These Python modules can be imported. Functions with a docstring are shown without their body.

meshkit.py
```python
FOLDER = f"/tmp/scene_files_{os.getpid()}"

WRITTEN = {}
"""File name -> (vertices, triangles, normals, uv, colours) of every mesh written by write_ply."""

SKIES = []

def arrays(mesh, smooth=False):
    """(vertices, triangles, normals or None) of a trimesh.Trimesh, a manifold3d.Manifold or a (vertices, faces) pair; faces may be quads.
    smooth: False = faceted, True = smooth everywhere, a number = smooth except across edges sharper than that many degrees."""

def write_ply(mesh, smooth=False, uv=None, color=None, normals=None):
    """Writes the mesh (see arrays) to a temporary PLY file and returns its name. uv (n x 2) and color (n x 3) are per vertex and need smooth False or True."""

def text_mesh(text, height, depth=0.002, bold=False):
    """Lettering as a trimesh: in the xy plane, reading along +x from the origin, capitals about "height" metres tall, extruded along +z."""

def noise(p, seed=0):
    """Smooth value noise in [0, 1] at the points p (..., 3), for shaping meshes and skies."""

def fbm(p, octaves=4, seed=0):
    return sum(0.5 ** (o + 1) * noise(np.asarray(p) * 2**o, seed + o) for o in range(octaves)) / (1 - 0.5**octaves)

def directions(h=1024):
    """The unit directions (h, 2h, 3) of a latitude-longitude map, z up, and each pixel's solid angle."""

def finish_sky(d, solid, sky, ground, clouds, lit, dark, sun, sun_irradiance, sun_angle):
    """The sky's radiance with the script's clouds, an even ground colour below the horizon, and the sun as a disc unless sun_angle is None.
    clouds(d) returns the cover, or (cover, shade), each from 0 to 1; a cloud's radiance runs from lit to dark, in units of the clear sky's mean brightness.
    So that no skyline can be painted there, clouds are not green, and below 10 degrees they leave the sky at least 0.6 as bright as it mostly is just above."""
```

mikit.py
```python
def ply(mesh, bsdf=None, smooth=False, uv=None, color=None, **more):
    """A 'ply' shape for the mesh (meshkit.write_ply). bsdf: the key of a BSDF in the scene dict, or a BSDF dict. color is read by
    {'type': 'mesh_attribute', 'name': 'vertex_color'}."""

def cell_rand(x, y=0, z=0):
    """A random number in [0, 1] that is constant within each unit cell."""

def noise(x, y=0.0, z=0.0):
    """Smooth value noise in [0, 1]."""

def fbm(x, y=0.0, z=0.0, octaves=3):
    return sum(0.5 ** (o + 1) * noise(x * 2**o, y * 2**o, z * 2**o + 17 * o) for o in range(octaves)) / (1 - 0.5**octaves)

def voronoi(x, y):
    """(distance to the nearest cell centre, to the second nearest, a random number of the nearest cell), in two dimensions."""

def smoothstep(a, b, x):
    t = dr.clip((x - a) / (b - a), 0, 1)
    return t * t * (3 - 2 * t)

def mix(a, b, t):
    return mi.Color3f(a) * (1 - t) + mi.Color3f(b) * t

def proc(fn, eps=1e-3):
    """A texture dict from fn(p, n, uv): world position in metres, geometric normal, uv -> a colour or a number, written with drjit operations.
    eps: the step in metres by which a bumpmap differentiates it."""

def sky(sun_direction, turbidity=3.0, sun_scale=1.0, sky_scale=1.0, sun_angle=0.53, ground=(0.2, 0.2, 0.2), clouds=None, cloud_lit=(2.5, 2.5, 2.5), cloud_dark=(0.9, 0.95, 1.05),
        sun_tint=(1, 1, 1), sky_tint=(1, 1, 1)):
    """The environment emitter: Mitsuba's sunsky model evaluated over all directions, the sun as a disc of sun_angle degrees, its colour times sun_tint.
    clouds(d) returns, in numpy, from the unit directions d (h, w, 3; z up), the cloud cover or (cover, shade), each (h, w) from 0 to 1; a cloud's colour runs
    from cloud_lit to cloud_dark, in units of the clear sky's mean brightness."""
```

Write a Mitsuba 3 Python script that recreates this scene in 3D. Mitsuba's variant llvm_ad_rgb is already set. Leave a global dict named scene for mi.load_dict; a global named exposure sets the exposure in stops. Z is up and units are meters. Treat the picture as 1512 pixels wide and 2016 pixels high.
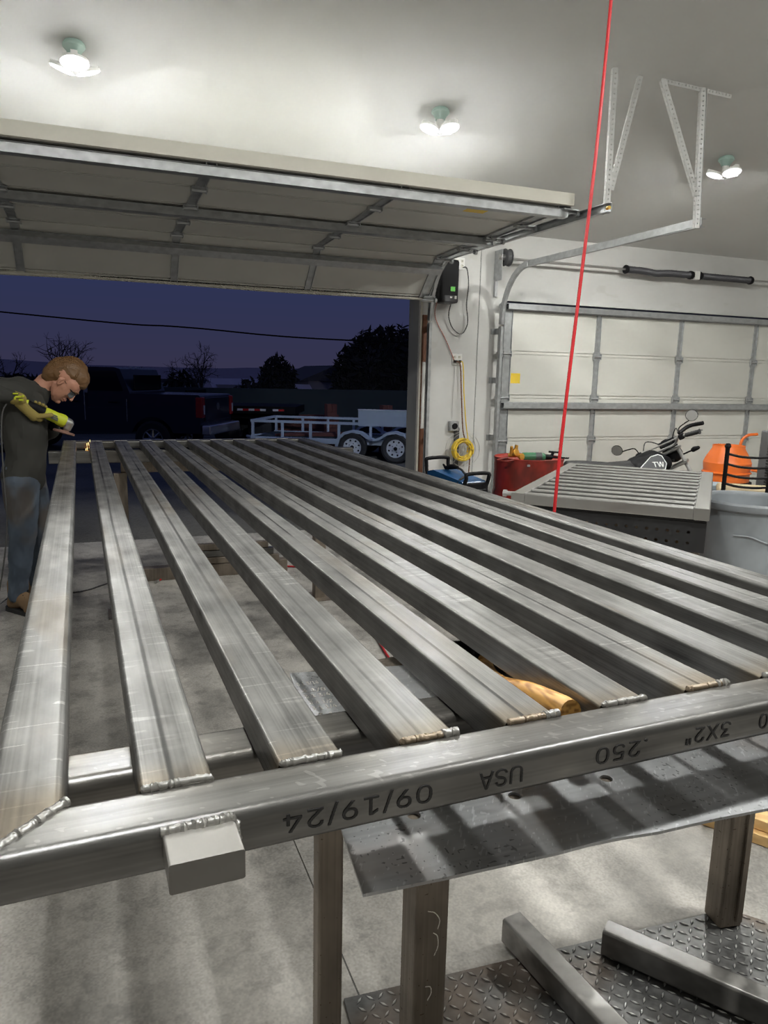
import math, random
import numpy as np, trimesh, drjit as dr, mitsuba as mi
import manifold3d as m3
import shapely.geometry as sg
from scipy import sparse
import meshkit, mikit
from mikit import noise, fbm, voronoi, cell_rand, smoothstep, mix

random.seed(7)
RNG = np.random.default_rng(11)
scene, labels = {}, {}
exposure = 0.0
EYE = np.array([0.0, 0.0, 1.5629])
YAW, PITCH, ROLL, FOCAL = math.radians(21.421), math.radians(10.481), math.radians(1.255), 1438.3
LAMP = 930.0


def camera_axes():
    f = np.array([math.sin(YAW) * math.cos(PITCH), math.cos(YAW) * math.cos(PITCH), -math.sin(PITCH)])
    r = np.array([math.cos(YAW), -math.sin(YAW), 0.0])
    u = np.cross(r, f)
    return math.cos(ROLL) * r + math.sin(ROLL) * u, -math.sin(ROLL) * r + math.cos(ROLL) * u, f


RIGHT, UP, FWD = camera_axes()
scene["camera"] = {"type": "perspective", "fov_axis": "x", "fov": 2 * math.degrees(math.atan(756 / FOCAL)), "near_clip": 0.05, "far_clip": 500.0,
                   "to_world": mi.ScalarTransform4f().look_at(origin=EYE.tolist(), target=(EYE + FWD).tolist(), up=UP.tolist())}


def dusk(d):
    el = np.degrees(np.arcsin(np.clip(d[..., 2], -1, 1)))
    shade = np.clip(1 - (el - 0.5) / 9.0, 0, 1) ** 1.3
    return np.ones(el.shape), shade


SKY = 1.9
scene["sky"] = mikit.sky((0.3, -0.94, 0.05), turbidity=3.0, sun_scale=0.0, sky_scale=SKY, ground=(0.05, 0.05, 0.06), clouds=dusk,
                         cloud_lit=(0.50, 0.70, 1.90), cloud_dark=(0.74, 0.70, 1.50))

# ------------------------------------------------------------------ helpers
def srgb(*c):
    c = np.array(c, float) / 255
    return np.where(c < 0.04045, c / 12.92, ((c + 0.055) / 1.055) ** 2.4).tolist()


def two(b):
    return {"type": "twosided", "bsdf": b}


def principled(color, rough=0.5, metal=0.0, **k):
    if isinstance(color, (list, tuple)):
        color = {"type": "rgb", "value": list(color)}
    return {"type": "principled", "base_color": color, "roughness": rough, "metallic": metal, **k}


def mat(name, color, rough=0.5, metal=0.0, bump=None, bump_scale=0.001, **k):
    b = principled(color, rough, metal, **k)
    if bump is not None:
        b = {"type": "bumpmap", "arbitrary": bump, "scale": bump_scale, "bsdf": b}
    scene[name] = two(b)
    return name


def numbered(key, taken=None):
    pool = labels if taken is None else taken
    if key not in pool and key not in scene and not any(k.startswith(key + "__") for k in scene):
        return key
    n = 1
    while True:
        k = f"{key}_{n:03d}"
        if k not in pool and k not in scene and k not in USED:
            return k
        n += 1


USED = set()


def T(name, label, cat=None, group=None, kind=None):
    key = name if name not in USED else next(f"{name}_{n:03d}" for n in range(1, 999) if f"{name}_{n:03d}" not in USED)
    USED.add(key)
    e = {"label": label}
    if cat:
        e["category"] = cat
    if group:
        e["group"] = group
    if kind:
        e["kind"] = kind
    labels[key] = e
    return key


def P(parent, name, mesh, bsdf, smooth=35, label=None, kind=None, **k):
    base = parent + "__" + name
    key = base if base not in USED else next(f"{base}_{n:03d}" for n in range(1, 999) if f"{base}_{n:03d}" not in USED)
    USED.add(key)
    scene[key] = mikit.ply(mesh, bsdf, smooth, **k) if not isinstance(mesh, dict) else mesh
    if label or kind:
        labels[key] = {**({"label": label} if label else {}), **({"kind": kind} if kind else {})}
    return key


def S(name, mesh, bsdf, label, cat=None, group=None, kind=None, smooth=35, **k):
    key = T(name, label, cat, group, kind)
    scene[key] = mikit.ply(mesh, bsdf, smooth, **k)
    return key


def box(x0, x1, y0, y1, z0, z1):
    b = trimesh.creation.box((x1 - x0, y1 - y0, z1 - z0))
    b.apply_translation(((x0 + x1) / 2, (y0 + y1) / 2, (z0 + z1) / 2))
    return b


def cbox(center, size, r=0.0, seg=2):
    """A box about a centre; with r its edges are rounded."""
    size = np.asarray(size, float)
    if r <= 0:
        m = trimesh.creation.box(size)
    else:
        r = min(r, size.min() / 2 * 0.98)
        pts = []
        n = 8 if seg <= 2 else 12
        s = trimesh.creation.uv_sphere(r, count=[n // 2 + 1, n])
        h = size / 2 - r
        for sx in (-1, 1):
            for sy in (-1, 1):
                for sz in (-1, 1):
                    pts.append(s.vertices + h * [sx, sy, sz])
        m = trimesh.PointCloud(np.vstack(pts)).convex_hull
    m.apply_translation(center)
    return m


def cat(*ms):
    out = []
    for m in ms:
        out += list(m) if isinstance(m, (list, tuple)) else [m]
    return trimesh.util.concatenate(out)


def cyl(p0, p1, r, n=16, r1=None):
    p0, p1 = np.asarray(p0, float), np.asarray(p1, float)
    return sweep([p0, p1], [r, r if r1 is None else r1], n)


def frame_of(z, hint=None):
    z = z / np.linalg.norm(z)
    h = np.array([0, 0, 1.0]) if hint is None else np.asarray(hint, float)
    if abs(z @ h) > 0.95 * np.linalg.norm(h):
        h = np.array([1.0, 0, 0]) if abs(z[0]) < 0.9 else np.array([0, 1.0, 0])
    x = np.cross(h, z)
    x /= np.linalg.norm(x)
    return x, np.cross(z, x), z


def sweep(path, r, n=10, caps=True):
    path = np.asarray(path, float)
    k = len(path)
    r = np.broadcast_to(np.asarray(r, float), (k,))
    d = np.gradient(path, axis=0) if k > 2 else np.repeat(path[1:] - path[:1], 2, 0)
    ang = np.arange(n) * 2 * np.pi / n
    x, y, z = frame_of(d[0])
    V = []
    for i in range(k):
        z = d[i] / (np.linalg.norm(d[i]) + 1e-12)
        x = x - z * (x @ z)
        x /= np.linalg.norm(x)
        y = np.cross(z, x)
        V.append(path[i] + r[i] * (np.cos(ang)[:, None] * x + np.sin(ang)[:, None] * y))
    V = np.vstack(V)
    F = []
    for i in range(k - 1):
        for j in range(n):
            a, b, c, e = i * n + j, i * n + (j + 1) % n, (i + 1) * n + (j + 1) % n, (i + 1) * n + j
            F += [[a, b, c], [a, c, e]]
    if caps:
        V = np.vstack([V, path[0], path[-1]])
        for j in range(n):
            F += [[k * n, (j + 1) % n, j], [k * n + 1, (k - 1) * n + j, (k - 1) * n + (j + 1) % n]]
    return trimesh.Trimesh(V, np.array(F), process=False)


def spline(pts, n=40):
    pts = np.asarray(pts, float)
    P_ = np.vstack([2 * pts[0] - pts[1], pts, 2 * pts[-1] - pts[-2]])
    out = []
    m = len(pts) - 1
    for t in np.linspace(0, m, n):
        i = min(int(t), m - 1)
        s = t - i
        a, b, c, d = P_[i], P_[i + 1], P_[i + 2], P_[i + 3]
        out.append(0.5 * (2 * b + (c - a) * s + (2 * a - 5 * b + 4 * c - d) * s * s + (3 * b - a - 3 * c + d) * s ** 3))
    return np.array(out)


def lathe(prof, n=32, center=(0, 0, 0), axis=None):
    m = trimesh.creation.revolve(np.asarray(prof, float), sections=n)
    if axis is not None:
        x, y, z = frame_of(np.asarray(axis, float))
        M = np.eye(4)
        M[:3, 0], M[:3, 1], M[:3, 2] = x, y, z
        m.apply_transform(M)
    m.apply_translation(center)
    return m


def extrude(poly, h):
    return trimesh.creation.extrude_polygon(poly, h, engine="earcut")


def place(m, M):
    m = m.copy()
    m.apply_transform(M)
    return m


def mtx(o=(0, 0, 0), rz=0.0, rx=0.0, ry=0.0):
    M = trimesh.transformations.euler_matrix(rx, ry, rz, "sxyz")
    M[:3, 3] = o
    return M


def basis(o, x, y, z):
    M = np.eye(4)
    M[:3, 0], M[:3, 1], M[:3, 2], M[:3, 3] = x, y, z, o
    return M


def rrect(w, h, r):
    return sg.box(-w / 2 + r, -h / 2 + r, w / 2 - r, h / 2 - r).buffer(r, quad_segs=4)


def tube_prism(p0, p1, w, h, r, up=(0, 0, 1), wall=0.0):
    """A rounded rectangular tube from p0 to p1: w across, h along up (centre line)."""
    p0, p1 = np.asarray(p0, float), np.asarray(p1, float)
    x, y, z = frame_of(p1 - p0, up)
    poly = rrect(w, h, r)
    if wall:
        poly = poly.difference(rrect(w - 2 * wall, h - 2 * wall, max(r - wall, 0.001)))
    m = extrude(poly, np.linalg.norm(p1 - p0))
    return place(m, basis(p0, x, y, z))


def hull_spheres(pts):
    s = trimesh.creation.icosphere(subdivisions=2)
    return trimesh.PointCloud(np.vstack([s.vertices * r + np.asarray(p, float) for p, r in pts])).convex_hull


def to_man(m):
    return m3.Manifold(m3.Mesh(np.asarray(m.vertices, np.float32), np.asarray(m.faces, np.uint32)))


def from_man(M):
    q = M.to_mesh()
    return trimesh.Trimesh(q.vert_properties[:, :3].astype(float), q.tri_verts, process=False)


def blob(chains, edge=0.02, it=10):
    """Chains of (point, radius): each pair hulled, all united, refined and smoothed into one skin."""
    M = m3.Manifold()
    for ch in chains:
        if len(ch) == 1:
            M = M + to_man(hull_spheres(ch))
        for a, b in zip(ch[:-1], ch[1:]):
            M = M + to_man(hull_spheres([a, b]))
    m = from_man(M.refine_to_length(edge))
    V, F = np.array(m.vertices), np.array(m.faces)
    _, first, inv = np.unique(np.round(V, 6), axis=0, return_index=True, return_inverse=True)
    V, F = V[first], inv.ravel()[F]
    F = F[(F[:, 0] != F[:, 1]) & (F[:, 1] != F[:, 2]) & (F[:, 2] != F[:, 0])]
    e = np.vstack([F[:, [0, 1]], F[:, [1, 2]], F[:, [2, 0]]])
    A = sparse.coo_matrix((np.ones(len(e)), (e[:, 0], e[:, 1])), (len(V), len(V)))
    A = ((A + A.T) > 0).astype(float).tocsr()
    W = sparse.diags(1 / np.maximum(np.asarray(A.sum(1)).ravel(), 1)) @ A
    X = V.copy()
    for _ in range(it):
        X = X + 0.5 * (W @ X - X)
        X = X - 0.51 * (W @ X - X)
        d = X - V
        n = np.linalg.norm(d, axis=1, keepdims=True)
        X = V + d * np.minimum(1, 0.02 / np.maximum(n, 1e-9))
    return trimesh.Trimesh(X, F, process=False)


def text(s, height, depth=0.0006, bold=False, width=None):
    m = meshkit.text_mesh(s, height, depth, bold)
    if width:
        lo, hi = m.bounds[0], m.bounds[1]
        m.apply_translation([-lo[0], 0, 0])
        m.apply_scale([width / (hi[0] - lo[0]), 1, 1])
    return m


# ------------------------------------------------------------------ materials
PHI = math.radians(-1.1295)
GA = np.array([math.sin(PHI), math.cos(PHI), 0.0])   # along the slats
GB = np.array([math.cos(PHI), -math.sin(PHI), 0.0])  # across them
GO = np.array([-0.0496, 0.7388, 0.0])
GZ, PIT, SW, SH, GL = 1.1333, 0.1482, 0.0762, 0.0508, 4.1295


def gate_uv(p):
    x, y = p.x - GO[0], p.y - GO[1]
    return x * GB[0] + y * GB[1], x * GA[0] + y * GA[1]


def steel_slats(p, n, uv):
    u, v = gate_uv(p)
    k = dr.floor((u + 0.08) / PIT)
    r = cell_rand(k, 5)
    lu = u + SW / 2 - k * PIT
    s = noise(u * 520, v * 0.9, p.z * 520) * 0.5 + noise(u * 160, v * 0.4, p.z * 160) * 0.5
    m = fbm(u * 26, v * 12, p.z * 22 + k * 3.1, 5)
    c = 0.145 + 0.09 * (s - 0.5) + 0.18 * (m - 0.5) + 0.035 * (r - 0.5)
    up = dr.select(n.z > 0.7, 1.0, 0.0)
    cross = smoothstep(0.80, 0.86, noise(u * 14 + k * 5, v * 210, k)) * smoothstep(0.42, 0.62, fbm(u * 5, v * 4, k * 2.3, 3))
    edge = smoothstep(0.022, 0.034, dr.abs(lu)) * 0.5 * (noise(u * 900, v * 0.7, 3.0) - 0.35)
    c = c * (1 + (0.55 * cross + 0.5 * edge) * up)
    seam_on = dr.select((cell_rand(k, 9) > 0.35) & (k > 0.5), 1.0, 0.0)
    off = (cell_rand(k, 3) - 0.5) * 0.012 + 0.004 * (noise(v * 2.0, k) - 0.5)
    seam = (1 - smoothstep(0.0012, 0.0045, dr.abs(lu - off))) * seam_on * up * (0.35 + 0.65 * smoothstep(0.3, 0.6, noise(v * 3, k * 2)))
    c = c * (1 - 0.85 * seam)
    rust = smoothstep(0.60, 0.80, fbm(u * 14, v * 3.0, k * 1.7, 4)) * 0.30 * up
    heat = (1 - smoothstep(0.0, 0.055 + 0.03 * noise(u * 60, 3), v)) * 0.8
    out = mix(c * mi.Color3f(1.0, 0.99, 0.965), mi.Color3f(0.16, 0.115, 0.065), dr.minimum(rust, 1))
    return mix(out, out * mi.Color3f(0.86, 0.70, 0.50), heat)


def steel_rails(p, n, uv):
    u, v = gate_uv(p)
    s = noise(u * 2.2, v * 400, p.z * 400) * 0.5 + noise(u * 0.8, v * 120, p.z * 120) * 0.5
    m = fbm(u * 9, v * 30, p.z * 20, 4)
    c = 0.145 + 0.08 * (s - 0.5) + 0.17 * (m - 0.5)
    up = dr.select(n.z > 0.7, 1.0, 0.0)
    c = c + smoothstep(0.82, 0.88, noise(u * 120 + v * 60, v * 160, 2.0)) * 0.05 * up
    heat = smoothstep(0.58, 0.74, fbm(u * 6, v * 14, 3.0, 3))
    warm = smoothstep(-0.05, 0.0, v) * 0.25 * dr.select(v < 0.5, 1.0, 0.0)
    return mix(c * mi.Color3f(1.0, 0.985, 0.96), c * mi.Color3f(0.80, 0.66, 0.50), dr.minimum(0.35 * heat + warm, 1))


def hot_plate(p, n, uv):
    m = fbm(p.x * 9, p.y * 9, p.z * 9, 4)
    s = noise(p.x * 7, p.y * 220, 4.0)
    scr = smoothstep(0.83, 0.88, noise(p.x * 60 + p.y * 90, p.x * 300 - p.y * 200, 1.0))
    spots = smoothstep(0.80, 0.86, noise(p.x * 240, p.y * 240, p.z * 240 + 7.0)) * smoothstep(0.4, 0.7, fbm(p.x * 12, p.y * 12, 2.0, 3))
    c = 0.33 + 0.34 * (m - 0.45) + 0.05 * (s - 0.5) + 0.12 * scr
    rust = smoothstep(0.55, 0.75, fbm(p.x * 7 + 4, p.y * 7, 9.0, 4)) * 0.5
    out = mix(c * mi.Color3f(0.97, 0.99, 1.03), mi.Color3f(0.20, 0.13, 0.085), rust * 0.6)
    return out * (1 - 0.55 * spots)


def tube_steel(p, n, uv):
    m = fbm(p.x * 16, p.y * 16, p.z * 16, 5)
    b = smoothstep(0.62, 0.75, fbm(p.x * 9 + 3, p.y * 9, 2.0, 3)) * 0.35
    c = 0.24 + 0.30 * (m - 0.5) + b
    return dr.maximum(c, 0.03) * mi.Color3f(1.0, 0.98, 0.95)


def tread(p, n, uv):
    m = fbm(p.x * 8, p.y * 8, 1.0, 4)
    g = fbm(p.x * 60, p.y * 60, 5.0, 3)
    c = 0.11 + 0.16 * (m - 0.4) + 0.08 * (g - 0.5)
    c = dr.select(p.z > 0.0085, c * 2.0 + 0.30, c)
    return mix(mi.Color3f(dr.maximum(c, 0.03)), mi.Color3f(0.17, 0.12, 0.085), smoothstep(0.5, 0.75, fbm(p.x * 5, p.y * 5, 8.0, 3)) * 0.5)


def post_steel(p, n, uv):
    s = noise(p.x * 260, p.y * 260, p.z * 3)
    m = fbm(p.x * 14, p.y * 14, p.z * 9, 4)
    sp = smoothstep(0.86, 0.92, noise(p.x * 150, p.y * 150, p.z * 150))
    c = 0.17 + 0.05 * (s - 0.5) + 0.14 * (m - 0.5)
    return mix(c * mi.Color3f(1.0, 0.84, 0.68), mi.Color3f(0.06, 0.035, 0.02), sp * 0.7)


def concrete(p, n, uv):
    m = fbm(p.x * 1.3, p.y * 1.3, 0.0, 4)
    d = fbm(p.x * 6, p.y * 6, 4.0, 4)
    g = noise(p.x * 180, p.y * 180, 1.0)
    st = smoothstep(0.50, 0.72, fbm(p.x * 1.9 + 7, p.y * 1.9, 2.0, 4))
    sp = smoothstep(0.50, 0.72, fbm(p.x * 22, p.y * 22, 9.0, 4))
    c = 0.34 + 0.26 * (m - 0.5) + 0.24 * (d - 0.5) + 0.10 * (g - 0.5)
    c = c * (1 - 0.45 * st) * (1 - 0.18 * sp)
    joint = (1 - smoothstep(0.0015, 0.003, dr.abs(p.x - 0.557)))
    return c * (1 - 0.85 * joint) * mi.Color3f(1.0, 0.955, 0.89)


def driveway(p, n, uv):
    m = fbm(p.x * 0.9, p.y * 0.9, 0.0, 4)
    g = noise(p.x * 60, p.y * 60, 1.0)
    return (0.105 + 0.09 * (m - 0.5) + 0.03 * (g - 0.5)) * mi.Color3f(1.0, 0.98, 0.90)


def plaster_h(p, n, uv):
    return noise(p.x * 70, p.y * 70, p.z * 70) * 0.6 + noise(p.x * 150, p.y * 150, p.z * 150) * 0.4


def drywall(p, n, uv):
    m = fbm(p.x * 2, p.y * 2, p.z * 2, 4)
    scuff = smoothstep(0.66, 0.8, fbm(p.x * 5, p.y * 5, p.z * 9 + 3, 4))
    c = 0.52 + 0.05 * (m - 0.5)
    return mix(c * mi.Color3f(1, 0.995, 0.975), mi.Color3f(0.42, 0.41, 0.38), scuff * 0.30)


def wood_handle(p, n, uv):
    s = noise(p.x * 240, p.y * 18, p.z * 240)
    return mix(mi.Color3f(0.50, 0.27, 0.075), mi.Color3f(0.24, 0.105, 0.025), smoothstep(0.35, 0.75, 0.6 * s + 0.4 * fbm(p.x * 40, p.y * 20, p.z * 40, 3)))


def lumber(p, n, uv):
    s = noise(p.x * 90 + p.y * 90, p.z * 60, 3.0)
    return mix(mi.Color3f(0.62, 0.42, 0.19), mi.Color3f(0.40, 0.23, 0.085), s)


def denim(p, n, uv):
    m = fbm(p.x * 9, p.y * 9, p.z * 6, 4)
    oil = smoothstep(0.35, 0.62, fbm(p.x * 6 + 2, p.y * 6, p.z * 4, 4)) * smoothstep(0.35, 0.6, p.z) * 0.8
    c = mix(mi.Color3f(0.022, 0.035, 0.055), mi.Color3f(0.085, 0.11, 0.145), m)
    return mix(c, mi.Color3f(0.065, 0.052, 0.04), oil)


def galv(p, n, uv):
    m = fbm(p.x * 26, p.y * 26, p.z * 26, 3)
    return mi.Color3f(0.40 + 0.20 * (m - 0.5)) * mi.Color3f(0.97, 1.0, 1.02)


def bare_bark(p, n, uv):
    return mi.Color3f(0.075, 0.055, 0.05) * (0.6 + 0.8 * fbm(p.x * 3, p.y * 3, p.z * 3, 3))


def bin_plastic(p, n, uv):
    m = fbm(p.x * 6, p.y * 6, p.z * 4, 4)
    return (0.22 + 0.18 * (m - 0.5)) * mi.Color3f(0.92, 1.0, 1.08)


def rust_red(p, n, uv):
    m = fbm(p.x * 9, p.y * 9, p.z * 4, 4)
    return mix(mi.Color3f(0.22, 0.018, 0.012), mi.Color3f(0.09, 0.012, 0.008), smoothstep(0.35, 0.7, m))


mat("m_slat", mikit.proc(steel_slats), 0.42, 0.84)
mat("m_rail", mikit.proc(steel_rails), 0.32, 0.85)
mat("m_tube", mikit.proc(tube_steel), 0.34, 0.85)
mat("m_plate", mikit.proc(hot_plate), 0.40, 0.35)
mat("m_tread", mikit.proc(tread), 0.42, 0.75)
mat("m_post", mikit.proc(post_steel), 0.5, 0.45)
mat("m_floor", mikit.proc(concrete), 0.62)
mat("m_drive", mikit.proc(driveway), 0.8)
mat("m_wall", mikit.proc(drywall), 0.75)
mat("m_ceiling", [0.50, 0.50, 0.485], 0.85, bump=mikit.proc(plaster_h, eps=0.002), bump_scale=0.006)
mat("m_handle", mikit.proc(wood_handle), 0.45)
mat("m_lumber", mikit.proc(lumber), 0.6)
mat("m_denim", mikit.proc(denim), 0.85)
mat("m_galv", mikit.proc(galv), 0.42, 0.75)
mat("m_bark", mikit.proc(bare_bark), 0.9)
mat("m_bin", mikit.proc(bin_plastic), 0.42)
mat("m_drum", mikit.proc(rust_red), 0.4)
mat("m_doorskin", [0.52, 0.515, 0.48], 0.5)
mat("m_table", [0.020, 0.020, 0.021], 0.55, 0.0, specular=0.2)
mat("m_trim", [0.62, 0.60, 0.53], 0.5)
mat("m_white", [0.72, 0.72, 0.70], 0.45)
mat("m_black", [0.006, 0.006, 0.007], 0.6, specular=0.12)
mat("m_rubber", [0.016, 0.016, 0.017], 0.7)
mat("m_weld", [0.56, 0.55, 0.53], 0.28, 0.9)
mat("m_weld_brown", [0.34, 0.27, 0.20], 0.4, 0.8)
mat("m_ink", [0.016, 0.016, 0.018], 0.6)
mat("m_chalk", [0.88, 0.84, 0.80], 0.9)
mat("m_block", [0.20, 0.193, 0.183], 0.45, 0.3)
mat("m_hanger", [0.50, 0.50, 0.49], 0.4, 0.4)
mat("m_bright", [0.46, 0.455, 0.445], 0.28, 0.95)
mat("m_chrome", [0.70, 0.70, 0.70], 0.20, 0.8)
mat("m_hose", [0.40, 0.014, 0.018], 0.4)
mat("m_yellow", [0.70, 0.50, 0.045], 0.5)
mat("m_yellow_dark", [0.35, 0.24, 0.02], 0.6)
mat("m_brass", [0.80, 0.42, 0.08], 0.3, 0.8)
mat("m_green", [0.035, 0.13, 0.065], 0.35)
mat("m_orange", [0.60, 0.125, 0.02], 0.42)
mat("m_blue", [0.006, 0.05, 0.14], 0.35)
mat("m_grey_plastic", [0.20, 0.24, 0.27], 0.5)
mat("m_dark_grey", [0.045, 0.046, 0.05], 0.5)
mat("m_tan", [0.30, 0.24, 0.15], 0.8)
mat("m_brown_wood", [0.11, 0.04, 0.018], 0.7)
mat("m_stucco", [0.26, 0.265, 0.26], 0.85)
mat("m_skin", [0.42, 0.205, 0.14], 0.55)
mat("m_lips", [0.36, 0.13, 0.10], 0.5)
mat("m_hair", [0.115, 0.058, 0.022], 0.55)
mat("m_shirt", [0.026, 0.026, 0.023], 0.85)
mat("m_boot", [0.15, 0.095, 0.05], 0.85)
mat("m_neon", [0.40, 0.43, 0.018], 0.5)
mat("m_glove", [0.22, 0.17, 0.045], 0.85)
mat("m_lens", [0.10, 0.11, 0.12], 0.12, 0.0)
mat("m_disc", [0.16, 0.085, 0.065], 0.8)
mat("m_truck", [0.004, 0.007, 0.025], 0.22, 0.0, clearcoat=0.6)
mat("m_glass_dark", [0.004, 0.005, 0.009], 0.08)
mat("m_red_lens", [0.42, 0.008, 0.012], 0.25)
mat("m_trailer", [0.50, 0.58, 0.68], 0.55)
mat("m_wheel", [0.86, 0.88, 0.90], 0.4)
mat("m_fence", [0.05, 0.065, 0.065], 0.9)
mat("m_redblock", [0.13, 0.05, 0.04], 0.9)
mat("m_house", [0.28, 0.25, 0.26], 0.9)
mat("m_roof_pale", [0.62, 0.52, 0.55], 0.9)
mat("m_roof", [0.09, 0.08, 0.08], 0.9)
mat("m_leaf", [0.028, 0.026, 0.024], 0.9)
mat("m_hill_haze", [0.80, 0.66, 0.72], 0.95)  # pale purple puts the distance haze into the hill colour
mat("m_silver", [0.45, 0.45, 0.44], 0.3, 0.9)
mat("m_gold_coil", [0.045, 0.045, 0.05], 0.45, 0.4)
mat("m_lime", [0.16, 0.62, 0.10], 0.5)
mat("m_cord", [0.05, 0.05, 0.05], 0.6)
mat("m_porcelain", [0.30, 0.42, 0.38], 0.35)
scene["m_lamp"] = two({"type": "diffuse", "reflectance": {"type": "rgb", "value": [0.8, 0.8, 0.78]}})

# ------------------------------------------------------------------ the room
WALL_Y, RIDGE_Y, Z_WALL, SLOPE = 6.90, 0.0, 3.03, 0.176
XL, XR, YB = -4.6, 9.7, -5.6


def ceil_z(y):
    return Z_WALL + (WALL_Y - max(y, -y if y < 0 else y)) * SLOPE


S("floor", box(XL - .2, XR + .2, YB - .2, 7.12, -0.12, 0.0), "m_floor", "worn grey concrete garage floor with stains and a saw-cut joint", kind="structure", smooth=False)
prof = sg.Polygon([(YB - .3, ceil_z(YB - .3)), (0, ceil_z(0)), (WALL_Y + .32, ceil_z(WALL_Y + .32)), (WALL_Y + .32, ceil_z(WALL_Y) + .16), (0, ceil_z(0) + .12), (YB - .3, ceil_z(YB) + .12)])
ce = extrude(prof, XR - XL + .4)
ce = place(ce, basis((XL - .2, 0, 0), (0, 1, 0), (0, 0, 1), (1, 0, 0)))
S("ceiling", ce, "m_ceiling", "white textured garage ceiling rising gently away from the door wall", kind="structure", smooth=False)

L0, L1, R0, R1, DZ, DZR = -1.85, 3.07, 3.985, 8.66, 2.42, 2.37
outer = sg.Polygon([(XL - .2, 0), (XR + .2, 0), (XR + .2, 3.04), (XL - .2, 3.04)])
openings = sg.box(L0, -1, L1, DZ).union(sg.box(R0, -1, R1, DZR))
wf = extrude(outer.difference(openings), 0.32)
wf = place(wf, basis((0, WALL_Y + .32, 0), (1, 0, 0), (0, 0, 1), (0, -1, 0)))
S("wall_front", wf, "m_wall", "white drywall around the two garage door openings", kind="structure", smooth=False)
S("wall_left", box(XL - .2, XL, YB - .2, WALL_Y, 0, 4.3), "m_wall", "white side wall of the garage", kind="structure", smooth=False)
S("wall_right", box(XR, XR + .2, YB - .2, WALL_Y, 0, 4.3), "m_wall", "white side wall of the garage beyond the closed door", kind="structure", smooth=False)
S("wall_back", box(XL, XR, YB - .2, YB, 0, 4.3), "m_wall", "white rear wall of the garage", kind="structure", smooth=False)
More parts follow.
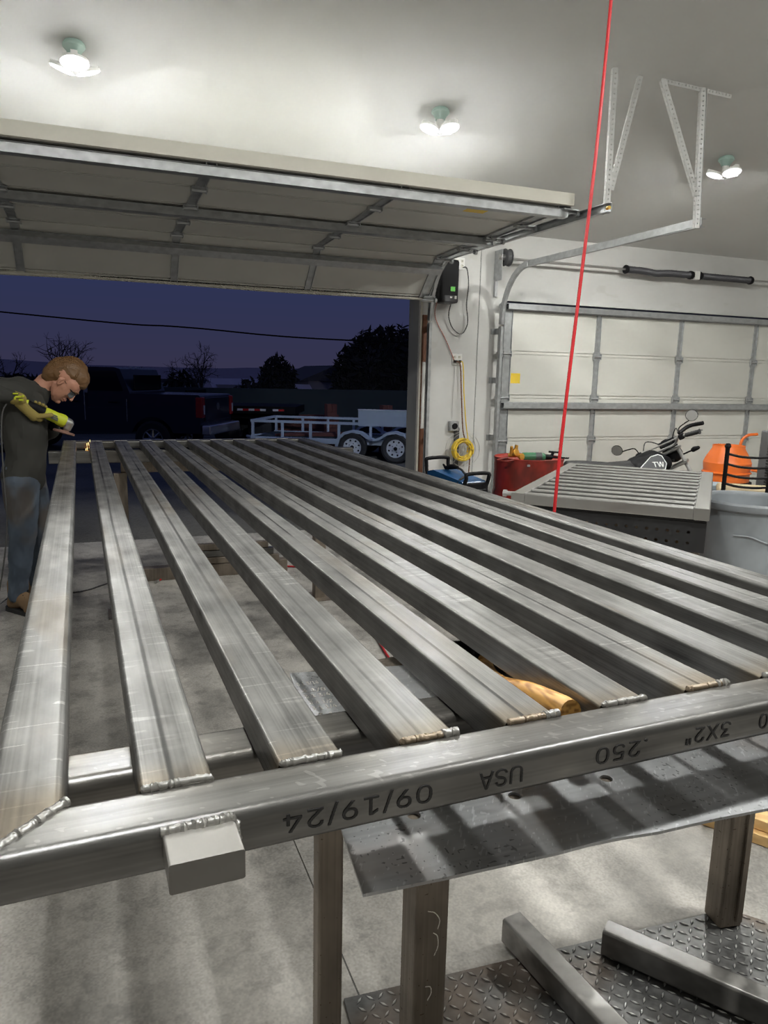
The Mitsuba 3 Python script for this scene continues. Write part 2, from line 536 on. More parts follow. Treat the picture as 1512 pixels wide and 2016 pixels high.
# trims of the open doorway
S("trim_1", box(L1 - 0.022, L1 - .001, WALL_Y - .012, WALL_Y + .03, 0, DZ), "m_trim", "cream weatherstrip at the edge of the open doorway", kind="structure", smooth=False)
S("trim_2", box(L1 + .001, L1 + .052, WALL_Y - .026, WALL_Y - .001, 0, 2.18), "m_brown_wood", "bare brown wood jamb board beside the open doorway", kind="structure", smooth=False)
S("trim_3", box(L1 - .004, L1 - .0005, WALL_Y + .04, WALL_Y + .319, 0, DZ), "m_stucco", "grey outer return of the open doorway", kind="structure", smooth=False)
S("trim_4", box(3.704, 3.711, WALL_Y - .004, WALL_Y - .0005, .05, 2.98), "m_stucco", "thin vertical drywall seam on the pier between the doors", kind="structure", smooth=False)
S("trim_5", cat(box(L1 + .006, L1 + .042, WALL_Y - .031, WALL_Y - .0265, 1.05, 1.72)), "m_white", "paint-spattered white strip on the brown jamb board", kind="structure", smooth=False)


def sweep_profile(path, nrm, side, prof2):
    """A closed profile [(a along side, b along the normal)] swept along path; nrm per point."""
    path, nrm = np.asarray(path, float), np.asarray(nrm, float)
    side = np.asarray(side, float)
    k, n = len(path), len(prof2)
    V = np.vstack([[p + side * a + nn * b for a, b in prof2] for p, nn in zip(path, nrm)])
    F = []
    for i in range(k - 1):
        for j in range(n):
            a, b, c, e = i * n + j, i * n + (j + 1) % n, (i + 1) * n + (j + 1) % n, (i + 1) * n + j
            F += [[a, b, c], [a, c, e]]
    tri = trimesh.creation.triangulate_polygon(sg.Polygon(prof2), engine="earcut")
    idx = [int(np.argmin(((np.asarray(prof2) - v) ** 2).sum(1))) for v in tri[0]]
    for f in tri[1]:
        q = [idx[t] for t in f]
        F += [[q[0], q[2], q[1]], [q[0] + (k - 1) * n, q[1] + (k - 1) * n, q[2] + (k - 1) * n]]
    m = trimesh.Trimesh(V, np.array(F), process=False)
    m.fix_normals()
    return m


def channel(w, d, t):
    """C section: web w wide along b, flanges d deep along a."""
    return [(0, -w / 2), (d, -w / 2), (d, -w / 2 + t), (t, -w / 2 + t), (t, w / 2 - t), (d, w / 2 - t), (d, w / 2), (0, w / 2)]


def yz_path(pts):
    """Path in a plane of constant x with its in-plane normals: pts [(x, y, z)]."""
    pts = np.asarray(pts, float)
    d = np.gradient(pts, axis=0)
    d /= np.linalg.norm(d, axis=1, keepdims=True)
    return pts, np.stack([np.zeros(len(d)), -d[:, 2], d[:, 1]], 1)


def strip_holes(length, w, t, pitch=0.028, r=0.0045):
    poly = sg.box(0, -w / 2, length, w / 2)
    xs = np.arange(pitch, length - pitch / 2, pitch)
    poly = poly.difference(__import__("shapely").union_all([sg.Point(x, 0).buffer(r, quad_segs=2) for x in xs]))
    return extrude(poly, t)


def angle_bar(p0, p1, face, w=0.032, t=0.0025, pitch=0.03, r=0.0055):
    """A perforated angle iron from p0 to p1; face: direction the first leg looks."""
    p0, p1 = np.asarray(p0, float), np.asarray(p1, float)
    z = p1 - p0
    L = np.linalg.norm(z)
    z /= L
    f = np.asarray(face, float)
    f = f - z * (f @ z)
    f /= np.linalg.norm(f)
    s = np.cross(f, z)
    a = place(strip_holes(L, w, t, pitch, r), basis(p0, z, -s if False else np.cross(f, z), f))
    b = place(strip_holes(L, w, t, pitch, r), basis(p0 + s * w / 2 - f * w / 2, z, np.cross(s, z), s))
    return cat(a, b)


# ------------------------------------------------------------------ garage doors
def sectional_door(name, label, X0, X1, secs, stiles, struts, rollers_side, top_band=False, seal=False):
    """secs: (lower edge (y, z), upper edge (y, z)) of each section's inner face; stiles: centre xs; struts: (section, s, depth, height)."""
    d = T(name, label, kind="structure")
    th = 0.042
    fr = []
    for a, b in secs:
        a, b = np.array([0, *a], float), np.array([0, *b], float)
        e = (b - a) / np.linalg.norm(b - a)
        n = np.array([0.0, -e[2], e[1]])          # towards the room when the section stands
        fr.append((a, e, n, np.linalg.norm(b - a)))

    def M(i, x, s, h=0.0):
        a, e, n, L = fr[i]
        return basis(a + np.array([x, 0, 0]) + e * s + n * h, (1, 0, 0), e, -n if False else n)

    for i, (a, e, n, L) in enumerate(fr):
        g = 0.0
        # panel: a slab with a stepped lip along both edges, so that the joints read as double lines
        W = X1 - X0
        slab = cat(box(0, W, g, L - g, -th, -0.010), box(0, W, 0.034, L - 0.006, -0.010, 0.0), box(0, W, g, 0.020, -0.010, -0.0015))
        P(d, "panel", place(slab, basis(a + np.array([X0, 0, 0]), (1, 0, 0), e, np.cross((1, 0, 0), e))), "m_doorskin", False)
    sgn = np.sign(np.cross((1, 0, 0), fr[0][1]) @ fr[0][2])

    def place_on(m, i, x, s):
        a, e, n, L = fr[i]
        return place(m, basis(a + np.array([x, 0, 0]) + e * s, (1, 0, 0), e, np.cross((1, 0, 0), e)))

    for i in range(len(secs)):
        L = fr[i][3]
        for x, w in stiles:
            m = cat(box(-w / 2, w / 2, .004, L - .004, 0.001, 0.004), box(-w / 2, -w / 2 + .006, .004, L - .004, .003, .014), box(w / 2 - .006, w / 2, .004, L - .004, .003, .014))
            if w > .09:
                sl = [box(-.004, .004, s - .004, s + .004, .004, .0055) for s in np.arange(.05, L - .02, .033)]
            P(d, "stile", place_on(m, i, x, 0), "m_galv", False)
            if i:
                h = cat(box(-.045, .045, -.05, -.006, .005, .012), box(-.045, .045, .006, .05, .005, .012), cyl((-.05, 0, .018), (.05, 0, .018), .012, 10))
                pl = cat(box(-.05, -.044, -.03, .03, .004, .03), box(.044, .05, -.03, .03, .004, .03))
                P(d, "hinge", place_on(cat(h, pl), i, x, 0), "m_galv", False)
    for (i, s, dep, hgt, mname) in struts:
        W = X1 - X0 - .02
        pr = [(-hgt / 2 - .012, .0015), (-hgt / 2, .0015), (-hgt / 2, dep - .0), (hgt / 2, dep), (hgt / 2, .0015), (hgt / 2 + .012, .0015), (hgt / 2 + .012, .004), (hgt / 2 + .003, .004), (hgt / 2 + .003, dep + .003), (-hgt / 2 - .003, dep + .003), (-hgt / 2 - .003, .004), (-hgt / 2 - .012, .004)]
        poly = sg.Polygon([(b, a) for a, b in pr])
        m = extrude(poly, W)     # profile (depth, along section) extruded along x
        m = place(m, basis((0, 0, 0), (0, 0, 1), (0, 1, 0), (1, 0, 0)))
        m.apply_translation([.01, 0, .013])
        P(d, "strut", place_on(m, i, X0, s), mname, False)
    for i in range(len(secs) + 1):
        j = min(i, len(secs) - 1)
        s = 0.0 if i < len(secs) else fr[j][3] - .03
        x = X1 if rollers_side > 0 else X0
        m = cat(cyl((-.09 * rollers_side, 0, .035), (.055 * rollers_side, 0, .035), .0055, 8), cyl((.055 * rollers_side, 0, .035), (.078 * rollers_side, 0, .035), .022, 14), box(-.06, .06, -.035, .035, .0145, .024))
        P(d, "roller", place_on(m, j, x, s), "m_galv", 35)
    return d, fr, place_on


rz = [0.0, 0.457, 0.914, 1.372, 1.829, 2.335]
d2, fr2, on2 = sectional_door("door_2", "closed white sectional garage door with grey steel stiles and a horizontal strut", 3.985, 8.66,
                              [((6.86, a), (6.86, b)) for a, b in zip(rz[:-1], rz[1:])],
                              [(4.035, .10), (5.175, .062), (6.325, .062), (7.475, .062), (8.61, .10)],
                              [(4, .478, .05, .05, "m_galv"), (2, 1.292 - .914 + .0, .05, .05, "m_galv")], -1)
d1, fr1, on1 = sectional_door("door_1", "raised sectional garage door seen from below with grey struts across it", -1.83, 3.03,
                              [((6.68, 2.325), (6.33, 2.655)), ((6.33, 2.655), (5.87, 2.67)), ((5.87, 2.67), (5.41, 2.685)), ((5.41, 2.685), (4.95, 2.70)), ((4.95, 2.70), (4.40, 2.715))],
                              [(-1.78, .10), (-.515, .062), (.655, .062), (1.825, .062), (2.98, .10)],
                              [(0, .355, .05, .06, "m_galv"), (2, .40, .05, .07, "m_galv"), (4, .50, .052, .055, "m_galv")], 1, seal=True)
# rubber seal hanging from the raised door's lower edge, and its cream top rail
seal_m = sweep([(x, 6.695 + .004 * math.sin(x * 3), 2.312 + .006 * math.sin(x * 2.3 + 1)) for x in np.linspace(-1.83, 3.03, 40)], .02, 8)
P(d1, "bottom_seal", seal_m, "m_trim", 40, label="cream vinyl seal along the lower edge")
P(d1, "top_rail", on1(box(-1.83, 3.03, -.002, .026, -.075, .002), 4, 0, fr1[4][3] + .004), "m_trim", False, label="cream upper edge")
P(d1, "bottom_retainer", on1(box(-1.83, 3.03, -.018, .001, -.04, .004), 0, 0, 0), "m_black", False, label="dark seal retainer")


def sticker(parent, on, i, x, s, w, h, lines):
    P(parent, "warning_sticker", on(box(x, x + w, s, s + h, .0005, .0014), i, 0, 0), "m_yellow", False, label="yellow warning sticker")
    ms = [box(x + .006, x + w - .006, s + h * .82, s + h * .94, .0014, .0018)]
    for k in range(lines):
        y = s + h * (.70 - .6 * k / lines)
        ms.append(box(x + .006, x + w * (.45 if k % 2 else .42), y, y + h * .03, .0014, .0018))
        ms.append(box(x + w * .5, x + w - .008 - (k % 3) * .006, y, y + h * .03, .0014, .0018))
    key = parent + "__warning_sticker"
    P(key, "print", cat(ms), "m_yellow_dark", False)


sticker(d2, on2, 3, 4.10, 1.525 - 1.372, .115, .105, 7)
sticker(d1, on1, 4, 2.42, .14, .16, .12, 5)


def track(label, x, side, pts_curve, y_end, z_end):
    """Vertical rail, curve and horizontal rail of a door track, each a part, with its hanger."""
    t = T("door_track", label, "garage door track", None)
    side_v = (side, 0, 0)
    vp = np.array([[x, 6.80, z] for z in (0.02, 1.0, 2.10)])
    P(t, "vertical_rail", sweep_profile(*yz_path(vp), side_v, channel(.055, .03, .003)), "m_galv", False)
    a = np.linspace(0, math.pi / 2, 12)
    r = .46
    cz, cy = 2.12, 6.80 - r
    cp = np.array([[x, cy + r * math.cos(q), cz + (z_end + .015 - cz) * math.sin(q)] for q in a])
    P(t, "curved_rail", sweep_profile(*yz_path(cp), side_v, channel(.055, .03, .003)), "m_galv", False)
    hp = np.array([[x, cy - .01, z_end + .015], [x, (cy + y_end) / 2, z_end + .01], [x, y_end, z_end]])
    P(t, "horizontal_rail", sweep_profile(*yz_path(hp), side_v, channel(.055, .03, .003)), "m_galv", False)
    ang = cat(box(x - side * .004 - .002, x - side * .004 + .002, y_end, y_end + .95, z_end - .02, z_end + .034))
    P(t, "stiffener", ang, "m_galv", False)
    for z in (.35, .95, 1.55, 2.05):
        P(t, "bracket", cat(box(x - side * .002 - .002, x - side * .002 + .002, 6.82, 6.895, z - .03, z + .03), box(min(x, x - side * .045), max(x, x - side * .045), 6.893, 6.898, z - .03, z + .03)), "m_galv", False)
    return t


t1 = track("dark steel track of the raised door, ending in open air by the hanging red hose", 3.125, -1, None, 4.10, 2.66)
t2 = track("galvanised steel track curving up from the closed white door", 3.905, 1, None, 4.13, 2.645)
P(t1, "hanger", angle_bar((3.134, 4.15, 2.63), (3.134, 4.17, 3.505), (-.3, -1, 0)), "m_hanger", False, label="upright perforated angle")
P(t1, "brace", angle_bar((3.16, 4.16, 2.78), (3.355, 4.20, 3.50), (-.4, -1, 0)), "m_hanger", False, label="slanting perforated angle")
P(t2, "hanger", angle_bar((3.885, 4.15, 2.61), (3.862, 4.185, 3.503), (-.3, -1, 0)), "m_hanger", False, label="upright perforated angle")
P(t2, "hanger", angle_bar((3.90, 4.16, 2.64), (3.882, 4.19, 3.50), (-1, -.3, 0)), "m_hanger", False, label="second upright perforated angle")
P(t2, "brace", angle_bar((3.86, 4.15, 2.82), (3.525, 4.185, 3.50), (-.4, -1, 0)), "m_hanger", False, label="slanting perforated angle")
P(t2, "ceiling_angle", angle_bar((3.51, 4.19, 3.499), (4.13, 4.21, 3.496), (0, -1, -.3), w=.03), "m_hanger", False, label="perforated angle along the ceiling")
P(t1, "end_bolt", cat(cyl((3.10, 4.11, 2.655), (3.10, 4.085, 2.655), .012, 8)), "m_brass", 35, label="orange end bolt")

# torsion shaft with wrapped springs over the closed door
sh = T("torsion_spring_shaft", "steel shaft with two black wrapped springs above the closed door", "door spring shaft")
P(sh, "shaft", cyl((3.84, 6.77, 2.765), (8.85, 6.77, 2.765), .0125, 12), "m_silver")


def spring(x0, x1, kink):
    n = int((x1 - x0) / .0075)
    xs = np.linspace(x0, x1, n * 2)
    r = np.where(np.arange(len(xs)) % 2 == 0, .037, .0335)
    zz = 2.765 + kink * np.exp(-((xs - (x0 + x1) / 2 + .05) / .12) ** 2)
    return sweep(np.stack([xs, np.full(len(xs), 6.77), zz], 1), r, 12)


P(sh, "spring", spring(5.42, 6.33, -.014), "m_gold_coil", 25)
P(sh, "spring", spring(6.45, 7.22, 0), "m_gold_coil", 25)
for x0, x1 in ((5.40, 5.44), (6.29, 6.345), (6.43, 6.47), (7.19, 7.235)):
    P(sh, "winding_cone", lathe([(0, 0), (.045, 0), (.047, .01), (.04, x1 - x0 - .01), (.028, x1 - x0), (0, x1 - x0)], 16, (x0, 6.77, 2.765), (1, 0, 0)), "m_black")
P(sh, "centre_bracket", cat(box(6.35, 6.42, 6.74, 6.80, 2.72, 2.81), box(6.34, 6.43, 6.80, 6.895, 2.74, 2.79)), "m_white", False)
P(sh, "cable_drum", lathe([(0, 0), (.085, 0), (.085, .006), (.072, .010), (.072, .05), (.085, .054), (.085, .06), (0, .06)], 24, (3.90, 6.77, 2.775), (1, 0, 0)), "m_dark_grey")
P(sh, "drum_hub", cyl((3.85, 6.77, 2.775), (3.905, 6.77, 2.775), .03, 12), "m_silver")
P(sh, "end_bracket", cat(box(3.862, 3.868, 6.74, 6.895, 2.55, 2.85), box(3.862, 3.890, 6.86, 6.895, 2.40, 2.74)), "m_galv", False)

# ------------------------------------------------------------------ ceiling lamps
def ceiling_lamp(x, y, turn, label):
    t = T("ceiling_lamp", label, "ceiling light", None)
    zc = ceil_z(y)
    base = lathe([(0, .02), (.05, .018), (.062, 0), (.062, -.012), (.045, -.03), (.033, -.05), (.033, -.055), (0, -.055)], 28, (x, y, zc - .012))
    P(t, "base", base, "m_porcelain", 35, label="pale green lampholder")
    P(t, "neck", lathe([(0, 0), (.026, 0), (.026, -.04), (.032, -.06), (.032, -.085), (.02, -.095), (0, -.095)], 20, (x, y, zc - .062)), "m_white", 35)
    for k in range(3):
        a = turn + k * 2 * math.pi / 3
        out = np.array([math.cos(a), math.sin(a), 0])
        tilt = math.radians(72)
        nrm = out * math.cos(tilt) - np.array([0, 0, 1]) * math.sin(tilt)
        upv = np.array([0, 0, 1]) * math.cos(tilt) + out * math.sin(tilt)
        sid = np.cross(upv, nrm)
        c = np.array([x, y, zc - .118]) + out * .076 - np.array([0, 0, .005])
        poly = sg.Point(0, 0).buffer(1, quad_segs=10)
        from shapely import affinity
        shell = extrude(affinity.scale(poly, 0.078, .067), .012)
        fins = cat([box(q - .0015, q + .0015, -.04, .04, -.014, 0) for q in np.linspace(-.04, .04, 7)])
        M = basis(c, sid, upv, nrm)
        leaf = P(t, "panel", place(cat(shell, fins, box(-.018, .018, .03, .066, -.02, .006)), M), "m_lamp", 35, label="tilting light panel")
        face = place(trimesh.creation.triangulate_polygon and extrude(affinity.scale(poly, 0.073, .062), .002), M @ mtx((0, 0, .0125)))
        key = leaf + "__lens"
        USED.add(key)
        scene[key] = mikit.ply(face, "m_lamp", False, emitter={"type": "area", "radiance": {"type": "rgb", "value": [LAMP * 1.0, LAMP * 1.0, LAMP * .94]}})
    return t


ceiling_lamp(-.03, 4.89, math.radians(-90), "three-panel ceiling light above the worker, farthest from the hanging hose")
ceiling_lamp(2.29, 4.94, math.radians(-60), "three-panel ceiling light over the raised door, middle of the three lights")
ceiling_lamp(4.86, 4.94, math.radians(-95), "three-panel ceiling light beyond the perforated track hangers")
# next row of these lights, unseen above the frame, lighting the near end
ceiling_lamp(-.05, 1.15, math.radians(-70), "unseen three-panel ceiling light in the row over the gate's near end, nearest the side wall")
ceiling_lamp(2.30, 1.15, math.radians(-40), "unseen three-panel ceiling light in the row over the gate's near end, middle one")
ceiling_lamp(4.85, 1.15, math.radians(-80), "unseen three-panel ceiling light in the row over the gate's near end, farthest right")

# ------------------------------------------------------------------ the steel gate on its supports
def gm(u, v, z=0.0):
    return GO + GB * u + GA * v + np.array([0, 0, z])


GM = basis(GO, GB, GA, (0, 0, 1))


def mitred(p_in, p_out, length_dir, cross):
    return None


def tube_along(axis, a0, a1, c0, c1, z0, z1, r, miter=None, n=5):
    """A rounded tube in gate space along u or v; miter = (shift at a0, shift at a1): how far each end moves from the c0 to the c1 side."""
    poly = rrect(c1 - c0, z1 - z0, r)
    m = extrude(poly, 1.0)
    V = m.vertices.copy()
    cc, zz, t = V[:, 0] + (c0 + c1) / 2, V[:, 1] + (z0 + z1) / 2, V[:, 2]
    f = (cc - c0) / (c1 - c0)
    s0, s1 = miter or (0, 0)
    al = (a0 + s0 * f) * (1 - t) + (a1 + s1 * f) * t
    V = np.stack([al, cc, zz], 1) if axis == "u" else np.stack([cc, al, zz], 1)
    out = trimesh.Trimesh(V, m.faces, process=False)
    out.fix_normals()
    return place(out, GM)


gate = T("steel_gate", "large welded steel gate frame of parallel slats lying flat across the work supports", "gate")
z0, z1 = GZ - SH, GZ
U1 = 10 * PIT
P(gate, "side_rail", tube_along("v", -SW, GL + SW, -SW, 0, z0, z1, .011, (SW, -SW)), "m_slat", 25, label="outer side rail by the worker")
P(gate, "side_rail", tube_along("v", 0, GL, U1 - SW, U1, z0, z1, .011, (-SW, SW)), "m_slat", 25, label="outer side rail by the red hose")
P(gate, "end_rail", tube_along("u", -SW, U1, -SW, 0, z0, z1, .012, (SW, -SW)), "m_rail", 25, label="thick end rail with printed markings")
P(gate, "end_rail", tube_along("u", 0, U1 - SW, GL, GL + SW, z0, z1, .012, (-SW, SW)), "m_rail", 25, label="end rail being ground")
for k in range(1, 10):
    P(gate, "slat", tube_along("v", 0.001, GL - .001, k * PIT - SW, k * PIT, z0, z1 - .0005, .0055), "m_slat", 25)


def bead(p0, p1, r, seed, wob=.0012, ripple=.0045, flat=.55):
    """A weld bead with overlapping ripples."""
    p0, p1 = np.asarray(p0, float), np.asarray(p1, float)
    L = np.linalg.norm(p1 - p0)
    n = max(int(L / ripple), 6)
    g = np.random.default_rng(seed)
    pts, rr = [], []
    for i in range(n * 2 + 1):
        t = i / (n * 2)
        pts.append(p0 + (p1 - p0) * t + g.normal(0, wob * .5, 3) * [1, 1, .3])
        rr.append(r * (1.0 if i % 2 else .84) * (0.86 + .28 * g.random()) * (1 if 0 < i < n * 2 else .55))
    return sweep(pts, rr, 9)


for k in range(1, 10):
    a, b = gm(k * PIT - SW + .001, -.003, GZ + .0008), gm(k * PIT - .001, -.003, GZ + .0008)
    partial = k in (3, 4, 6, 9)
    P(gate, "weld_bead", bead(a, b, .0052, k), "m_weld_brown" if partial else "m_weld", 40, label="weld bead")
    if partial:
        P(gate, "weld_bead", bead(a + (b - a) * .72, b + GB * .004, .0068, k + 60), "m_weld", 40, label="bright weld tack")
    c, d = gm(k * PIT - SW, GL, GZ - .001), gm(k * PIT, GL, GZ - .001)
    P(gate, "weld_bead", bead(c, d, .004, k + 20), "m_weld", 40, label="weld bead")
P(gate, "weld_bead", bead(gm(.004, .004, GZ), gm(-SW + .006, -SW + .006, GZ - .001), .0058, 41, .0007), "m_weld", 40, label="mitre weld bead")
P(gate, "weld_bead", bead(gm(U1 - .002, -.002, GZ), gm(U1 - SW + .004, -.008, GZ - .002), .0048, 42), "m_weld", 40, label="mitre weld bead")
P(gate, "weld_bead", bead(gm(-.004, GL + .004, GZ), gm(-SW + .006, GL + SW - .006, GZ - .003), .004, 43), "m_weld", 40, label="mitre weld bead")
# solid block welded under the end rail
blk = extrude(rrect(.069, .030, .0025), .056)
blk = place(blk, GM @ basis((.122, -.072, GZ - .0205), (1, 0, 0), (0, 0, 1), (0, -1, 0)))
bk = P(gate, "hinge_block", blk, "m_block", 25, label="small square steel block welded to the end rail")
P(gate, "hinge_block__weld_bead", bead(gm(.084, -.0755, GZ - .0055), gm(.158, -.0755, GZ - .0055), .0058, 44, .0011, .0035), "m_weld", 40)
P(gate, "hinge_block__weld_bead", bead(gm(.158, -.0765, GZ - .008), gm(.159, -.0775, GZ - .033), .0045, 45), "m_weld", 40)
# printed markings, upside down on the face of the rail
FACE = lambda u, z: GM @ basis((u, -SW - .0003, z), (-1, 0, 0), (0, 0, -1), (0, -1, 0))
for s, u0, u1 in (("09/19/24", .206, .376), ("USA", .436, .494), (".250", .600, .679), ('3X2"', .744, .821), ("500", .874, .93)):
    tm = text(s, .0215, .0006, width=u1 - u0)
    P(gate, "end_rail__marking", place(tm, FACE(u1, GZ - .0135)), "m_ink", False)


# supports under the end by the camera: two round-cornered tubes on a steel table
def rot_about(p, ang):
    return trimesh.transformations.rotation_matrix(ang, (0, 0, 1), p)


S("spacer_tube", tube_along("u", -.215, .585, .130, .213, GZ - SH - .0770, GZ - SH - .0006, .017), "m_rail", "short round-cornered steel tube lying crosswise directly under the gate slats", "steel tube", smooth=25)

TABLE_Z = 1.005
tb = T("work_table", "steel work table with a thin dark plate top under the near end of the gate", "table")
# the thin plate top: ragged near edge, straight others
edge = [(.247, .667)]
g = np.random.default_rng(5)
for x in np.linspace(.30, 1.50, 26):
    edge.append((x, .667 - (x - .247) * .046 + g.normal(0, .0007) + (.0035 if .52 < x < .62 else 0)))
poly = sg.Polygon(edge + [(1.53, .61), (1.58, 1.20), (.70, 1.226), (.318, 1.283)])
for h in [sg.Point(.358, .783).buffer(.0088), sg.Point(.506, .779).buffer(.0088), sg.Point(.654, .774).buffer(.0088)]:
    poly = poly.difference(h)
P(tb, "top_plate", place(extrude(poly, .004), mtx((0, 0, TABLE_Z - .004))), "m_plate", False, label="thin scuffed steel sheet with a ragged edge")


def post(parent, x, y, w, z1_, rz_, m="m_post", label=None, z0_=0.0108):
    q = extrude(rrect(w, w, .008), z1_ - z0_)
    q = place(q, mtx((x, y, z0_), rz_))
    return P(parent, "leg", q, m, 25, label=label)


R_T = math.radians(-3)
FT = TABLE_Z - .0545
post(tb, .600, 1.240, .076, FT - .0005, R_T + .06)
post(tb, 1.655, 1.405, .074, FT - .0005, R_T - .12)
P(tb, "brace_strip", place(cbox((0, 0, 0), (.018, .010, FT - .03), .002), mtx((1.668, 1.361, .012 + FT / 2), R_T - .12)), "m_post", False, label="narrow strip along the leg")
post(tb, .402, 1.297, .053, FT - .0005, R_T, z0_=.0008)
post(tb, 1.60, .78, .06, FT - .0005, R_T)
P(tb, "frame_bar", tube_prism((.345, 1.255, TABLE_Z - .0295), (1.72, 1.40, TABLE_Z - .0295), .075, .05, .006), "m_post", 25)
P(tb, "frame_bar", tube_prism((.345, .80, TABLE_Z - .0295), (1.70, .765, TABLE_Z - .0295), .05, .05, .006), "m_post", 25)
# chalk sums on the plate
CH = ["3 1 5/16", "3 1/8", "3 1 3/4", "3 6 1/2", "3 1 1/4", "3 1 x"]
for i, (s, y) in enumerate(zip(CH, (1.226, 1.197, 1.171, 1.146, 1.122, 1.096))):
    tm = text(s, .0125, .0004, width=.040 + .003 * (i % 3))
    P(tb, "top_plate__chalk_figure", place(tm, mtx((.317 + .001 * (i % 2), y - .006, TABLE_Z + .0002), R_T + .05 * ((-1) ** i))), "m_chalk", False)
# hand-drawn chalk figures down the leg
lx, ly, lw = .600, 1.240, .076
for pts in ([(-.012, .48), (.004, .472), (.016, .452), (.012, .432)], [(.002, .425), (.012, .415), (.014, .39), (.006, .37)], [(-.012, .30), (.0, .296), (.002, .28), (-.006, .265)]):
    c3 = [(x, -lw / 2 - .0006, z) for x, z in spline([(a, b, 0) for a, b in pts], 14)[:, :2]]
    P(tb, "leg__chalk_figure", place(sweep(c3, .0010, 5), mtx((lx, ly, 0), R_T + .06)), "m_chalk", 40)

# wood-handled hammer lying under the slats
hm = T("hammer", "hammer with a worn yellow wooden handle lying between two gate slats", "hammer")
hp = np.array([(.593, .785, 1.112), (.5965, .89, 1.092), (.601, .98, 1.068), (.628, 1.075, 1.050), (.664, 1.155, 1.040)])
hs = spline(hp, 22)
hr = np.interp(np.linspace(0, 1, 22), [0, .05, .25, .6, 1], [.0165, .0185, .0178, .014, .013])
P(hm, "handle", sweep(hs, hr, 14), "m_handle", 40, label="wooden handle")
hd = np.array([.92, -.25, 0])
hd /= np.linalg.norm(hd)
hc = np.array([.668, 1.165, 1.038])
P(hm, "head", cat(lathe([(0, -.065), (.026, -.065), (.032, -.06), (.032, -.03), (.024, -.022), (.024, .022), (.032, .03), (.032, .06), (.026, .065), (0, .065)], 20, hc, hd)), "m_black", 35, label="black hammer head")

# diamond plate on the floor with two cut tubes on it
dp = T("diamond_plate", "dirty steel diamond tread plate lying on the concrete floor", "tread plate")
CORN = [(.515, 1.518), (1.70, 1.432), (1.765, 1.36), (1.80, .70), (.44, .78)]
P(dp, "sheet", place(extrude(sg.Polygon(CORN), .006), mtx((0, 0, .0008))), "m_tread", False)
lugs = []
px_, py_ = .036, .036
R5 = rot_about((.5, 1.5, 0), math.radians(-4.2))[:2, :2]
big = sg.Polygon(CORN).buffer(-.012)
lug = trimesh.PointCloud(np.array([(-.0145, 0, 0), (.0145, 0, 0), (0, .0042, 0), (0, -.0042, 0), (-.0085, 0, .0034), (.0085, 0, .0034), (0, .0018, .0038), (0, -.0018, .0038)])).convex_hull
for i in range(-4, 60):
    for j in range(-4, 40):
        q = R5 @ np.array([i * px_ * .78, -j * py_ * .78]) + [.47, 1.56]
        if not big.contains(sg.Point(q)):
            continue
        a = math.radians(-4.2) + (math.radians(45) if (i + j) % 2 else math.radians(-45))
        lugs.append(place(lug, mtx((q[0], q[1], .0068), a)))
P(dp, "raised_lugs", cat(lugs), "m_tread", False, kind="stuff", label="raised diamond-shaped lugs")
S("cut_tube", tube_prism((1.018, 1.545, .0493), (1.135, .55, .0493), .064, .076, .008, wall=.005), "m_tube", "short cut steel tube on the diamond plate, beside the table leg", "steel tube", "cut steel tubes on the diamond plate", smooth=25)
labels["cut_tube"].pop("group")
S("cut_tube", tube_prism((1.245, 1.425, .0493), (1.83, .585, .0493), .060, .076, .009, wall=.005), "m_tube", "slanting steel tube on the diamond plate with bright ground spots", "steel tube", smooth=25)

# lumber off the table's right end
wd = T("lumber_board", "yellow pine board lying on the floor at the edge beyond the table", "board")
P(wd, "plank", place(cbox((0, 0, 0), (.09, 1.0, .038), .003), mtx((2.26, 1.40, .0195 + .001), math.radians(32))), "m_lumber", False)
P(wd, "plank", place(cbox((0, 0, 0), (.09, 1.0, .038), .003), mtx((2.275, 1.405, .0585 + .0012), math.radians(30))), "m_lumber", False)

# ---------------------------------------------------------------- far support of the gate
fs = T("far_support_stand", "rusty steel trestle under the gate's far end beside the worker", "support stand")
P(fs, "top_bar", tube_prism((-.285, 4.80, 1.0445), (1.62, 4.765, 1.0445), .06, .076, .008), "m_rail", 25, label="projecting steel top bar")
P(fs, "lower_bar", tube_prism((.12, 4.90, .968), (1.50, 4.875, .968), .06, .076, .008), "m_post", 25)
for x, y in ((.115, 4.885), (1.42, 4.865)):
    q = extrude(rrect(.08, .08, .008), .925)
    P(fs, "leg", place(q, mtx((x, y, .006))), "m_post", 25)
    P(fs, "foot", cbox((x, y, .0035), (.22, .22, .005), .001), "m_post", False)
# steel stock on a floor beam under the gate
S("floor_beam", cbox((.80, 5.66, .05), (1.15, .09, .098), .004), "m_post", "brown timber bearer on the floor under the steel stock", "timber", smooth=False)
for k, (dy, w, dz) in enumerate(((-.02, .95, .14), (.10, .80, .145), (.21, .70, .12))):
    pass
S("stock_tube", tube_prism((.50, 5.655, .128), (1.30, 5.61, .128), .05, .05, .005), "m_post", "steel stock tube lying lengthwise on the floor bearer, lowest in its stack", "steel tube", smooth=25)
S("stock_tube", tube_prism((.44, 5.66, .180), (1.26, 5.63, .180), .05, .05, .005), "m_rail", "steel stock tube lying on another one over the floor bearer", "steel tube", smooth=25)
S("stock_tube", tube_prism((.46, 5.67, .232), (1.22, 5.64, .232), .05, .05, .005), "m_post", "steel stock tube topmost of the little stack on the bearer", "steel tube", smooth=25)
